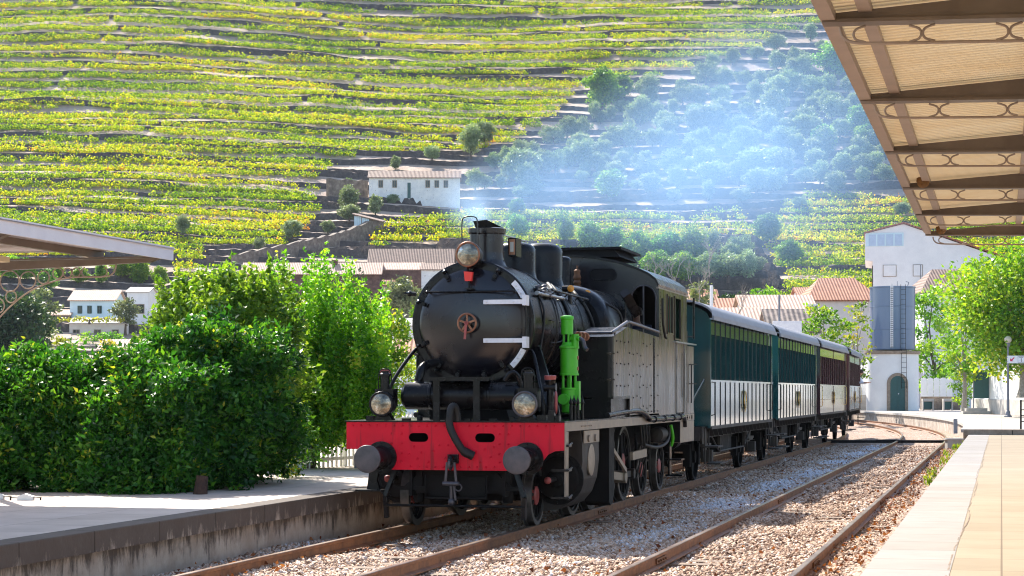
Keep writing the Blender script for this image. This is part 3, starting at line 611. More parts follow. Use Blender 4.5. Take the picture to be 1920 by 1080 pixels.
# ---------------------------------------------------------------- houses
def house(label,loc,rz,W,D,H,RH,wall,roof,windows=(),door=None,over=.35,side='gable',cat='house',winm=None,group=None,chim=None,ridge='x'):
    """front face is -y, width W along x; windows: (x,z,w,h,face) face f/r/l"""
    root=empty('house',loc,rz,label,cat,group)
    w=MB()
    w.add([(-W/2,0,-4),(W/2,0,-4),(W/2,D,-4),(-W/2,D,-4),(-W/2,0,H),(W/2,0,H),(W/2,D,H),(-W/2,D,H)],[(0,1,5,4),(1,2,6,5),(2,3,7,6),(3,0,4,7)])
    if side=='gable' and ridge=='x':
        w.add([(-W/2,0,H),(-W/2,D,H),(-W/2,D/2,H+RH),(W/2,0,H),(W/2,D,H),(W/2,D/2,H+RH)],[(0,2,1),(3,4,5)])
    if ridge=='y': w.add([(-W/2,0,H),(W/2,0,H),(0,0,H+RH),(-W/2,D,H),(W/2,D,H),(0,D,H+RH)],[(0,1,2),(3,5,4)])
    w.build('wall',wall,root)
    r=MB(); o=over; t=.14
    if ridge=='x':
        e=0 if side=='gable' else min(W*.3,D*.5)
        sl=RH/(D/2)
        A_=[(-W/2-o,-o,H-sl*o),(W/2+o,-o,H-sl*o),(W/2+o-e,D/2,H+RH),(-W/2-o+e,D/2,H+RH),(W/2+o,D+o,H-sl*o),(-W/2-o,D+o,H-sl*o)]
    else:
        sl=RH/(W/2); A_=[(-W/2-o,-o,H-sl*o),(0,-o,H+RH),(W/2+o,-o,H-sl*o),(W/2+o,D+o,H-sl*o),(0,D+o,H+RH),(-W/2-o,D+o,H-sl*o)]
    top=[(x,y,z+t) for x,y,z in A_]
    if ridge=='x': fs=[(0,1,2,3),(2,4,5,3),(1,4,2),(0,3,5)] if e else [(0,1,2,3),(2,4,5,3)]; per=[0,1,2,4,5,3] if not e else [0,1,4,5]
    else: fs=[(0,1,4,5),(1,2,3,4)]; per=[0,1,2,3,4,5]
    r.add(top,fs); r.add(A_,[tuple(reversed(f)) for f in fs])
    r.add(A_+top,[(per[i],per[(i+1)%len(per)],per[(i+1)%len(per)]+6,per[i]+6) for i in range(len(per))])
    ro=r.build('roof',roof,root)
    if chim: c=MB(); cx,cy,cz=chim; c.box(cx-.4,cx+.4,cy-.4,cy+.4,H,cz); c.box(cx-.5,cx+.5,cy-.5,cy+.5,cz,cz+.15); c.build('chimney',wall,ro)
    for x,z,ww,hh,fc in windows:
        f=MB(); g_=MB(); T=lambda a,d,zz: {'f':(a,-d,zz),'l':(-W/2-d,a,zz),'r':(W/2+d,a,zz)}[fc]
        def bx(mb,a0,a1,d0,d1,z0,z1):
            p=T(a0,d0,z0);q=T(a1,d1,z1); mb.box(min(p[0],q[0]),max(p[0],q[0]),min(p[1],q[1]),max(p[1],q[1]),z0,z1)
        bx(g_,x-ww/2,x+ww/2,-.05,.01,z-hh/2,z+hh/2)
        for a0,a1,z0,z1 in ((x-ww/2-.09,x-ww/2,z-hh/2-.09,z+hh/2+.09),(x+ww/2,x+ww/2+.09,z-hh/2-.09,z+hh/2+.09),(x-ww/2,x+ww/2,z+hh/2,z+hh/2+.09),(x-ww/2,x+ww/2,z-hh/2-.12,z-hh/2),(x-.03,x+.03,z-hh/2,z+hh/2)): bx(f,a0,a1,0,.07,z0,z1)
        wo_=f.build('window',winm or M['granite'],root); g_.build('pane',M['glass'],wo_)
    if door:
        x,ww,hh,dm=door; d=MB(); d.box(x-ww/2,x+ww/2,-.06,.02,0,hh); dd=d.build('door',dm,root)
    return root
def place_house(px0,px1,pyb,Y=None,**k):
    q=hit((px0+px1)/2,pyb) if Y is None else at((px0+px1)/2,pyb,Y)
    W=(px1-px0)/FPX*q.y; return q,W
# long white farmhouse on the hill
q,W=place_house(692,862,378)
W=170/FPX*q.y; sc=q.y/FPX; H=48*sc
wx=lambda p:(p-777)*sc
house('long white farmhouse with peeling walls and a brown tiled roof on the terraced hill',(q.x,q.y,q.z),R(1),W,6.5,H*.82,H*.30,M['peeling'],M['tileold'],
 [(wx(p),H*.57,7*sc,12*sc,'f') for p in (714,740,802,819,836)],door=(wx(767),6*sc,H*.62,M['darkteal']),over=.3)
# small shed with pale blue doors below it
q=hit(684,434); sc=q.y/FPX
r0=empty('shed',q,R(-4),'tiny shed with pale blue plank doors beside a telegraph post on the hill','shed')
m_=MB(); m_.add([(-2.1,0,-1),(3.2,0,-1),(3.2,3,-1),(-2.1,3,-1),(-2.1,0,2.6),(3.2,0,1.2),(3.2,3,1.6),(-2.1,3,3.0)],[(0,1,5,4),(1,2,6,5),(2,3,7,6),(3,0,4,7)]); m_.build('wall',M['oldstone'],r0)
m_=MB(); m_.add([(-2.4,-.4,2.75),(3.5,-.4,1.25),(3.5,3.2,1.75),(-2.4,3.2,3.25),(-2.4,-.4,2.6),(3.5,-.4,1.1),(3.5,3.2,1.6),(-2.4,3.2,3.1)],[(0,1,2,3),(7,6,5,4),(0,4,5,1),(1,5,6,2)]); m_.build('roof',M['tileold'],r0)
for i in range(2): m_=MB(); [m_.box(-2.0+i*1.5+j*.34,-1.69+i*1.5+j*.34,-.06,-.01,0,2.3-i*.3) for j in range(4)]; m_.build('door',M['bluewash'],r0)
# retaining wall left of farmhouse
def wallseg(pts,h,th,label,mat,name='stone_wall',cat='wall'):
    mb=MB()
    for (x0,y0,z0),(x1,y1,z1) in zip(pts[:-1],pts[1:]):
        d=Vector((x1-x0,y1-y0,0)).normalized(); n_=Vector((-d.y,d.x,0))*th
        n=max(2,int(math.hypot(x1-x0,y1-y0)/1.2)); 
        for i in range(n):
            a=Vector((x0,y0,z0)).lerp(Vector((x1,y1,z1)),i/n); b=Vector((x0,y0,z0)).lerp(Vector((x1,y1,z1)),(i+1)/n)
            ha=h+.18*math.sin(i*2.1+x0);hb=h+.18*math.sin((i+1)*2.1+x0)
            mb.add([a-Vector((0,0,2)),b-Vector((0,0,2)),b+n_-Vector((0,0,2)),a+n_-Vector((0,0,2)),a+Vector((0,0,ha)),b+Vector((0,0,hb)),b+n_+Vector((0,0,hb)),a+n_+Vector((0,0,ha))],[(4,5,6,7),(0,1,5,4),(2,3,7,6),(1,2,6,5),(3,0,4,7)])
    return tag(mb.build(name,mat),label,cat)
q0=hit(618,372);q1=hit(690,368); wallseg([tuple(q0),(q1.x,q1.y,q0.z+.3)],3.4,1.2,'high stone retaining wall joining the left end of the white farmhouse',M['oldstone'])
q0=hit(440,500);q1=hit(560,478);q2=hit(640,455);q3=hit(700,430); wallseg([tuple(q0),tuple(q1),tuple(q2),tuple(q3)],1.5,1.0,'crumbling stone wall climbing beside the dirt track',M['oldstone'])
# winery roofs behind the trees (px 420..860, py 465..560)
def rowhouse(px0,px1,pyeave,pyridge,Y,D,label,wall,roof,windows=(),**k):
    sc=Y/FPX; e=at((px0+px1)/2,pyeave,Y); RH=(pyeave-pyridge)*sc*1.0+ (HY-pyridge)/FPX*D/2*1.0
    H=9; return house(label,(e.x,Y,e.z-H),0,(px1-px0)*sc,D,H,max(.8,RH),wall,roof,[(a,H-b,c,d,f) for a,b,c,d,f in windows],**k)
rowhouse(690,850,497,468,318,9,'winery building with a dull mottled roof below the vine terrace',M['brick'],M['tileold'],over=.2)
rowhouse(455,712,513,494,305,7,'long low shed with a pale terracotta roof behind the tall bushes',M['brick'],M['tilepale'],over=.4,chim=(3.5,3,11.2))
rowhouse(712,792,506,494,308,6,'small stone outbuilding with a red tiled roof',M['brick'],M['tilepale'],[(-1.5,3.2,1,1,'f')],over=.2)
rowhouse(790,885,506,495,300,6,'whitewashed shed with a brown tiled roof behind the smokebox',M['peeling'],M['tileold'],[(-1.5,1.6,.8,.9,'f')],over=.2)
rowhouse(716,772,535,528,296,3,'low lean-to with a bright red roof',M['oldstone'],M['tile'],over=.1)
rowhouse(722,790,662,652,120,4,'low white shed with a deep red roof beyond the station hedge',M['whitewash'],M['tile'],over=.2)
rowhouse(735,790,612,608,200,4,'white rendered outbuilding partly hidden by the smokebox',M['peeling'],M['concrete'],[(-.8,1.5,.6,.8,'f')],over=.1)
# lower left houses
YB=hit(172,606).y-1
print('YB',YB)
rowhouse(131,214,563,546,YB,8,'pale blue house with three windows and a tiled roof on the left',M['bluewash'],M['tilepale'],[(-1.75,1.35,.5,.95,'f'),(-.35,1.35,.5,.95,'f'),(1.1,1.35,.5,.95,'f'),(3,1.4,.5,.9,'r')],winm=M['darkteal'])
rowhouse(238,278,548,543,YB-1,7,'white flat roofed annex beside the pale blue house',M['whitewash'],M['concrete'],[(.2,2.4,1.4,1.2,'f')],over=.2)
rowhouse(130,236,607,604,YB-9,5,'cream ground floor building under the vine pergola',M['pinkwash'],M['concrete'],[(-3,1.6,.8,1.4,'f'),(0,1.6,.8,1.4,'f'),(2.5,1.6,.8,1.4,'f')],over=.1)
rowhouse(96,131,591,583,YB-1,5,'low shed with a pink tiled roof left of the blue house',M['oldstone'],M['tilepale'],over=.2)
rowhouse(186,262,657,646,150,5,'small building with a pale tiled roof just above the hedge',M['pinkwash'],M['tilepale'],over=.2)
def bank(name,px0,px1,py,Y,rpx,n,mat,label,size=.45,per=160,cat='bush',sq=.8,grp=None):
    bl=[]; sc=Y/FPX
    for i in range(n):
        t=(i+.5)/n; r=rpx*sc*random.uniform(.75,1.2); bl.append(((px0+(px1-px0)*t-(px0+px1)/2)*sc,random.uniform(-.5,.5)*r,random.uniform(.2,.6)*r+r*.3,r,r*sq))
    p=at((px0+px1)/2,py,Y); return tree(name,p,bl,per,size,mat,label,grp,cat,h=.3,r=.15,limbs=3)
bank('climbing_vine',100,235,604,YB-11,7,16,FOL['yellow'],'yellow green vine trained over the pergola below the blue house',cat='vine',size=.4,per=90)
bank('ivy_hedge',150,230,640,YB-16,12,8,FOL['bright'],'trailing green ivy over the lower garden wall',size=.4,per=70)
def big(px0,px1,pytop,pybase,Y,n,mat,label,size,per,name='leafy_tree',seed=1,grp=None,bark='bark',rb=.42,sq=.85,limbs=6,shell=.4,z0=.25):
    sc=Y/FPX; W=(px1-px0)*sc; H=(pybase-pytop)*sc; p=at((px0+px1)/2,pybase,Y)
    bl=crownlist(seed,n,W/2*1.05,H*z0+W*.08,H*(1-z0)-W*.14,W*rb*.62,sq)
    return tree(name,p,bl,per,size,mat,label,grp,'tree',bark,h=H*.4,r=W*.045,limbs=limbs,shell=shell,seed=seed)
big(-60,95,560,730,210,14,FOL['dark'],'large dark tree with yellowish top behind the left canopy bracket',.5,100,seed=4,sq=1)
big(30,110,540,700,230,12,FOL['grey'],'olive toned tree just right of the large dark tree',.45,110,seed=14)
big(66,100,505,625,262,9,FOL['dark'],'tall dark cypress left of the pale blue house',.4,160,'cypress_tree',seed=5,sq=2.2,z0=.05)
big(208,262,560,625,270,9,FOL['grey'],'grey green tree in front of the blue house gable',.4,130,seed=6)
big(90,150,632,720,150,8,FOL['yellow'],'yellowish tree rising behind the hedge on the left',.3,200,seed=7)
big(180,240,640,720,150,8,FOL['yellow'],'second yellowish tree rising behind the hedge nearer the big bush',.3,200,seed=8)
big(715,790,524,605,240,14,FOL['grey'],'rounded grey green tree left of the smokebox',.42,130,seed=9)
big(668,684,500,560,290,7,FOL['dark'],'small narrow cypress in front of the winery',.35,220,'cypress_tree',seed=10,sq=2.0,z0=.05)
for i,(px,w_,Y) in enumerate(sorted([(110,30,290),(150,34,292),(190,34,292),(228,40,292),(262,44,290),(90,36,285),(20,50,280),(300,36,290),(50,40,284)])):
    q=hit(px,523+i%3*8); put(bp,i,q-Vector((0,0,.3)),w_/FPX*q.y/4.6,ORD[i]+' from the left of the young orchard trees above the blue house','orchard trees above the blue house')
# ---------------------------------------------------------------- steam locomotive (local x = right, y = rearwards, z = up from rail)
loco=empty('steam_locomotive',L(0,0,0),-TH,'black steam tank locomotive with a bright red riveted buffer beam','steam locomotive')
def part(mb,name,m,par=None,bevel=0,label=None): return mb.build(name,M[m] if isinstance(m,str) else m,par or loco,bevel,label)
BC=2.73
def arcpts(cx,cz,r,a0,a1,n): return [(cx+r*math.cos(R(a0+(a1-a0)*i/n)),cz+r*math.sin(R(a0+(a1-a0)*i/n))) for i in range(n+1)]
# buffer beam
b=MB(); poly=[(-1.49,1.40),(-1.49,1.04),(-1.24,1.04),(-1.14,.97),(-1.06,.77),(1.13,.77)]+[(1.17,.80),(1.20,.90),(1.27,.985),(1.36,1.03),(1.49,1.04)]+[(1.49,1.40)]
b.prism(poly,1,0,.035); b.box(-1.06,1.13,-.006,0,.772,.80)
pts=[]
for x in np.arange(-1.4,1.45,.115): pts.append((x,0,1.355))
for x in (-.86,-.72,.62,.74): pts+= [(x,0,z) for z in (1.25,1.12,.99,.88)]
for x in np.arange(-.6,.6,.115): pts.append((x,0,.815))
for x,z in ((-.55,1.08),(-.45,1.0),(-.5,.92),(-.2,1.1),(-.08,1.1),(.12,1.1),(.3,1.02),(.22,.93),(.42,1.05),(.5,.95),(-.28,1.02),(-.12,.93),(.36,.88),(-.35,.88),(-.62,.98),(.55,1.08)): pts.append((x,0,z))
b.rivets(pts,.018); b.box(-.775,-.765,-.004,0,.78,1.4); b.box(.675,.685,-.004,0,.78,1.4)
beam=part(b,'buffer_beam','red')
for cx in (-.485,.425):
    b=MB(); b.prism(arcpts(cx+.075,1.20,.058,-90,90,8)+arcpts(cx-.075,1.20,.058,90,270,8),1,-.004,.02); part(b,'slot','hole',beam)
b=MB(); b.box(1.492,1.505,.0,.04,1.04,1.395); part(b,'lit_end_plate','tanktrim',beam)  # pale sheet paints the lit end of the beam
# buffers
def buffer(x,y0,sg,name='buffer'):
    r=MB(); r.lathe((x,y0,.93),(0,sg,0),[(0,.215),(.035,.215),(.035,.16),(.10,.125),(.36,.11),(.38,.10)],28); r.rivets([(x+.19*math.cos(a),y0+sg*.035,.93+.19*math.sin(a)) for a in np.arange(0,6.2,.785)],.017,(0,sg,0)); o=part(r,name,'black')
    r=MB(); r.cyl((x,y0+sg*.36,.93),(x,y0+sg*.57,.93),.07); r.lathe((x,y0+sg*.565,.93),(0,sg,0),[(0,.0),(0,.172),(.006,.180),(.028,.182),(.036,.176),(.040,.15),(.046,.001)],40); part(r,'buffer_head','bufface',o)
for x in (-1,1): buffer(x,0,-1)
for x in (-1,1): buffer(x,10.8,1)
# footplate and valance
b=MB(); b.box(-1.5,1.5,-.03,10.8,1.402,1.42); part(b,'footplate','black')
for s in (-1,1):
    b=MB(); b.box(*sorted((s*1.47,s*1.498)),.04,10.8,1.285,1.40)
    b.rivets([(s*1.498,y,1.34) for y in np.arange(1.0,1.7,.09)],.014,(s,0,0)); part(b,'valance','tanktrim')
# frames, ash pan, dark mass
b=MB(); b.box(-.66,-.62,.15,10.6,.42,1.40); b.box(.62,.66,.15,10.6,.42,1.40); b.box(-.6,.6,.5,10.5,.75,1.39); b.box(-.55,.55,4.0,7.5,.5,.8); b.box(-.5,.5,7.6,10.4,.35,.75)
b.box(-.62,.62,.3,.5,.45,1.38); part(b,'main_frame','dull')
# coupling
b=MB(); b.prism([(-.07,.98),(.07,.98),(.07,.86),(-.07,.86)],1,-.06,0); b.tube([(0,-.05,.93),(0,-.16,.95),(0,-.2,.90),(0,-.17,.86)],.035,8); o=part(b,'coupling_hook','black')
b=MB(); b.torus((0,-.16,.86),(1,0,0),.07,.018,16,6)
for s in (-1,1): b.bar((s*.05,-.15,.88),(s*.075,-.14,.60),.03,.02,(0,1,0))
b.cyl((-.11,-.14,.60),(.11,-.14,.60),.03,n=10); b.cyl((0,-.14,.62),(0,-.12,.40),.022,n=8); b.bar((.03,-.13,.62),(.06,-.12,.38),.025,.02,(0,1,0)); b.dome((0,-.12,.36),(0,0,1),[(-.05,.0),(-.04,.035),(0,.05),(.04,.035),(.05,0)],10); b.torus((.09,-.1,.55),(0,1,0),.045,.012,14,5)
part(b,'screw_coupling','bufface',o)
# vacuum hose
b=MB(); hp=[(.05,.0,1.42),(.045,-.02,1.54),(.02,-.06,1.61),(-.01,-.10,1.58),(-.02,-.12,1.48),(-.02,-.13,1.36),(.04,-.13,1.22),(.11,-.12,1.10),(.18,-.09,1.0),(.27,-.04,.97)]
def smooth(pts,n=5):
    P_=[Vector(p) for p in pts]; out=[]
    for i in range(len(P_)-1):
        a=P_[max(0,i-1)];b_=P_[i];c=P_[i+1];d=P_[min(len(P_)-1,i+2)]
        for k in range(n):
            t=k/n; out.append(.5*((2*b_)+(c-a)*t+(2*a-5*b_+4*c-d)*t*t+(-a+3*b_-3*c+d)*t**3))
    out.append(P_[-1]); return out
sp_=smooth(hp,12); b.tube(sp_,.05,10,rs=[.047+.006*(i%2) for i in range(len(sp_))]); b.cyl((.15,-.09,1.03),(.27,-.03,.96),.06,n=12); part(b,'vacuum_hose','rubber')
# lower lamps
def lamp(x,y,z,r,rim,lens,sub=True,name='headlamp'):
    b=MB(); b.lathe((x,y,z),(0,1,0),[(-.02,r*1.02),(0,r*1.12),(.04,r*1.12),(.05,r*1.02),(.22,r*.95),(.3,r*.5),(.32,.03)],32)
    if sub:
        b.box(x-r*.75,x+r*.95,y+.06,y+.26,z-r*.2,z+r*1.35); b.cyl((x,y+.15,z+r),(x,y+.15,z+r+.22),.062,n=16); b.lathe((x,y+.15,z+r+.22),(0,0,1),[(0,.075),(.03,.075),(.05,.05),(.07,.05)],16)
        b.prism([(x-.13,1.425),(x+.13,1.425),(x+.07,z-r*.8),(x-.07,z-r*.8)],1,y+.06,y+.2)
    o=part(b,name,'black')
    b=MB(); b.torus((x,y-.02,z),(0,1,0),r*1.03,.014,36,8); part(b,'lamp_rim',rim,o)
    b=MB(); b.dome((x,y-.018,z),(0,-1,0),[(0,r),(.018,r*.8),(.032,r*.5),(.038,.001)],28); part(b,'lens',lens,o)
    if False: b=MB(); b.dome((x,y-.015,z),(0,1,0),[(0,r*.98),(.02,r*.9),(.06,r*.6),(.08,.001)],28); b.dome((x,y+.0,z),(0,-1,0),[(-.06,.04),(-.02,.05),(0,.03),(.01,.001)],12); part(b,'reflector','reflector',o)
    if sub:
        b=MB(); b.tube(smooth([(x-.09,y+.15,z+r),(x-.09,y+.15,z+r+.22),(x-.05,y+.15,z+r+.31),(x+.05,y+.15,z+r+.31),(x+.09,y+.15,z+r+.22),(x+.09,y+.15,z+r)],4),.007,6); part(b,'handle','black',o)
    return o
lamp(-1.0,-.0,1.64,.15,'black','clear'); lamp(.965,-.0,1.64,.155,'bufface','clear')
lamp(.0,.70,3.66,.155,'copper','clear',False)
b=MB(); b.bar((0,.8,3.5),(0,.95,3.55),.1,.05); b.cyl((0,.85,3.45),(0,.85,3.62),.03,n=8); part(b,'lamp_bracket','black')
# red capped tap and little wheel on right, small red item on left
b=MB(); b.cyl((1.22,.35,1.42),(1.22,.35,1.95),.05,n=12); b.cyl((1.14,.35,1.86),(1.3,.35,1.86),.055,n=12); b.lathe((1.22,.35,1.9),(0,0,1),[(0,.06),(.05,.07)],14); o=part(b,'valve_stand','black')
b=MB(); b.lathe((1.22,.35,1.96),(0,0,1),[(0,.075),(.05,.085),(.06,.07)],8); part(b,'red_cap','redpart',o)
b=MB(); b.torus((1.32,.25,1.66),(1,.3,0),.14,.012,24,6); b.bar((1.32,.25,1.52),(1.32,.25,1.8),.02,.02); part(b,'handwheel','redpart',o)
b=MB(); b.box(-1.1,-.98,.25,.35,2.02,2.1); part(b,'marker','redpart')
# air reservoir across the front, shelf above it
b=MB(); b.lathe((-.84,.42,1.75),(1,0,0),[(0,.05),(.02,.14),(.07,.185),(.40,.187),(.41,.194),(.44,.194),(.45,.187),(1.22,.187),(1.23,.194),(1.26,.194),(1.27,.187),(1.60,.185),(1.65,.14),(1.67,.05)],36); part(b,'air_reservoir','black')
b=MB(); b.box(-.42,.42,.12,.55,1.965,2.0)
for x in (-.28,.27): b.box(x-.045,x+.045,.13,.16,1.42,1.965)
b.box(-.45,.45,.1,.12,1.95,2.0); part(b,'step_shelf','black')
b=MB(); b.tube(smooth([(-.62,.45,1.9),(-.60,.5,2.1),(-.55,.7,2.18),(-.45,.9,2.2)],6),.06,10); b.torus((-.62,.45,1.92),(0,0,1),.07,.02,16,6); part(b,'steam_pipe','black'); b=MB(); b.tube(smooth([(.62,.3,1.95),(.70,.3,2.05),(.78,.35,2.0),(.86,.4,1.7),(.86,.45,1.45)],6),.035,8); part(b,'steam_pipe','black')
# smokebox, ring, door
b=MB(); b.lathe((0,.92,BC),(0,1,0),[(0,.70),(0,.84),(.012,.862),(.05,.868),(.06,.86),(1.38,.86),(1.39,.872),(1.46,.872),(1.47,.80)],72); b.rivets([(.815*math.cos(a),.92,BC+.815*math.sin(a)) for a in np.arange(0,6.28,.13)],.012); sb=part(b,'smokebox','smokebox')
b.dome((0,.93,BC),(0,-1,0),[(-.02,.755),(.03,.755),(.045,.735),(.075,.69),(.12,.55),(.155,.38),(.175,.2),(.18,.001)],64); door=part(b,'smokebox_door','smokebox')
def ring_bar(x0,x1,z,y): return [(x0,y,z),(x1,y,z)]
for z in (BC+.285,BC-.235):
    b=MB(); b.prism([(.20,z+.028),(.22,z+.03),(.76,z+.03),(.76,z-.03),(.22,z-.03),(.20,z-.028)],1,.74,.775); b.rivets([(.62,.74,z),(.25,.74,z)],.014); part(b,'hinge_strap','white',door)
    b=MB(); b.box(.742,.80,.735,.90,z-.05,z+.09) if z>BC else b.box(.742,.80,.735,.90,z-.10,z+.05); part(b,'hinge_block','white',door)
for a0,a1 in ((44,26),(-26,-46)):
    b=MB(); q=arcpts(0,BC,.84,a0,a1,6)+arcpts(0,BC,.765,a1,a0,6); b.prism(q,1,.885,.912); b.rivets([(.80*math.cos(R(a)),.885,BC+.80*math.sin(R(a))) for a in np.linspace(a0,a1,5)[1:-1]],.016); part(b,'hinge_plate','white',door)
b=MB(); b.cyl((.775,.80,BC+.33),(.775,.80,BC-.33),.012,n=8); part(b,'hinge_pin','black',door)
b=MB(); b.cyl((-.62,.76,BC+.43),(.64,.76,BC+.43),.013,n=8); b.rivets([],.01)
for x in (-.6,0.0,.62): b.cyl((x,.76,BC+.43),(x,.90,BC+.43),.012,n=6); b.dome((x,.76,BC+.43),(0,-1,0),[(-.02,.02),(.0,.024),(.02,.001)],8)
part(b,'door_handrail','black',door)
b=MB(); b.bar((.0,.74,BC+.46),(.0,.74,BC+.58),.02,.03); b.box(-.055,.07,.71,.77,BC+.46,BC+.475); o=part(b,'marker_stem','black',door)
b=MB(); b.prism([(-.06,BC+.70),(.06,BC+.69),(.045,BC+.57),(-.045,BC+.57)],1,.69,.76); b.build('marker_flag',M['redpart'] if False else stdmat('signal_red',(.75,.03,.02),(.85,.05,.03),.4),o)
b=MB(); b.torus((0,.64,BC),(0,1,0),.125,.016,32,8); b.cyl((0,.62,BC),(0,.76,BC),.03,n=12)
for i in range(5): a=R(90+72*i); b.bar((0,.645,BC),(.125*math.cos(a),.645,BC+.125*math.sin(a)),.026,.014,(0,1,0))
o=part(b,'handwheel','copper',door)
b=MB(); b.bar((0,.60,BC+.02),(-.02,.60,BC-.22),.03,.02,(0,1,0)); b.cyl((0,.59,BC),(0,.64,BC),.028,n=10); part(b,'locking_lever','redpart',door)
for a in (62,118,158,202,232,255,285,308):
    b=MB(); a=R(a); c,s=math.cos(a),math.sin(a); b.bar((.66*c,.84,BC+.66*s),(.80*c,.87,BC+.80*s),.05,.035,(0,1,0)); b.cyl((.72*c,.80,BC+.72*s),(.72*c,.92,BC+.72*s),.03,n=8); b.dome((.80*c,.85,BC+.80*s),(0,-1,0),[(-.03,.03),(.01,.035),(.035,.001)],8); part(b,'door_clamp','black',door)
# chimney
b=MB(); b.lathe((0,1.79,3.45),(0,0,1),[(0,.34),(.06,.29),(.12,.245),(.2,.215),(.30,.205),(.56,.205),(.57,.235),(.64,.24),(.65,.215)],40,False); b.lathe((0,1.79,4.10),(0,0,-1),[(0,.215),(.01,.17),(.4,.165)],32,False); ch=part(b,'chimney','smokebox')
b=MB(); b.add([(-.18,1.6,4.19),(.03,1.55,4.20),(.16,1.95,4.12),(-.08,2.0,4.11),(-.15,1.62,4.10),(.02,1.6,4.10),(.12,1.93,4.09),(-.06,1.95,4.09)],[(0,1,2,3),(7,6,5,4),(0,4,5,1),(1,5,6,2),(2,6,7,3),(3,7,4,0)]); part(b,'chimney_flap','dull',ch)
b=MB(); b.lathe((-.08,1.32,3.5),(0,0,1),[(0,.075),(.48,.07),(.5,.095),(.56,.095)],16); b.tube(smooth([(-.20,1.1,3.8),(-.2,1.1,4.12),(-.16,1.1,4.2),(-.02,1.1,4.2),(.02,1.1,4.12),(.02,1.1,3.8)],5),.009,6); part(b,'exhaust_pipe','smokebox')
b=MB(); b.box(.22,.34,2.0,2.3,3.72,3.98); o=part(b,'side_lamp','black'); b=MB(); b.box(.235,.325,1.992,2.0,3.74,3.96); o2=part(b,'lamp_frame','copper',o); b=MB(); b.box(.255,.305,1.986,1.992,3.78,3.92); part(b,'lens','lens',o)
b=MB(); b.tube([(.1,1.95,4.03),(.15,2.6,4.03),(.18,3.2,4.02)],.012,6); part(b,'pipe','steel')
# boiler
b=MB(); b.lathe((0,2.38,BC),(0,1,0),[(0,.78),(3.5,.78)],64,False); bo=part(b,'boiler','black')
b=MB()
for y in (2.55,3.15,3.8,4.45,5.1): b.lathe((0,y,BC),(0,1,0),[(0,.781),(.002,.788),(.045,.788),(.047,.781)],64,False)
part(b,'boiler_band','black',bo)
# firebox casing
def fsec(y,k,w=1.05):
    q=[]; 
    for i in range(25):
        a=math.pi*i/24; c,s=math.cos(a),math.sin(a); q.append((math.copysign(abs(c)**.62,c)*w*k,y,2.55+abs(s)**.75*.96*(k if k<1 else 1)))
    return q+[(-w*k,y,1.5),(w*k,y,1.5)]
b=MB(); b.loft([fsec(5.25,.86),fsec(5.29,.93),fsec(5.38,.975),fsec(5.5,1),fsec(7.06,1.0)]); part(b,'firebox_casing','black')
b=MB(); b.bar((1.02,6.55,3.42),(1.13,6.95,3.10),.16,.14,(1,0,1)); b.tube([(.98,6.3,2.78),(1.06,6.35,3.0),(1.07,6.35,3.25)],.014,6); part(b,'turret_cover','black')
# domes
def dm(y,r,top,name,seg=36):
    z0=3.38; h=top-z0; b=MB(); b.dome((0,y,z0),(0,0,1),[(0,r+.10),(.04,r+.05),(.12,r+.015),(.2,r),(h-r*.55,r),(h-r*.36,r*.985),(h-r*.2,r*.90),(h-r*.09,r*.74),(h-r*.03,r*.5),(h,.001)],seg); return part(b,name,'black')
dm(3.35,.29,4.02,'sand_dome'); dm(4.95,.335,4.13,'steam_dome'); dm(6.35,.17,4.02,'safety_dome')
b=MB(); b.lathe((.18,6.75,3.45),(0,0,1),[(0,.07),(.1,.07),(.12,.05),(.16,.07),(.2,.05),(.24,.07),(.3,.05),(.36,.055),(.38,.02),(.44,.015)],16); part(b,'safety_valve','rust')
# side lamps on the boiler
for y,x in ((3.95,.66),(5.35,.62)):
    z=3.28; b=MB(); b.cyl((x,y+.1,z-.15),(x,y+.1,z+.06),.03,n=8); b.lathe((x,y+.12,z+.08),(.3,-1,0),[(0,.04),(.08,.05),(.10,.055)],16); b.cyl((x-.12,y+.12,z+.08),(x+.02,y+.12,z+.08),.05,n=10); o=part(b,'boiler_lamp','black')
    b=MB(); b.dome((x+.03,y+.022,z+.08),(.3,-1,0),[(0,.052),(.015,.04),(.025,.001)],14); part(b,'lens',stdmat('amber_lens',(.75,.28,.03),(.85,.4,.08),.15),o)
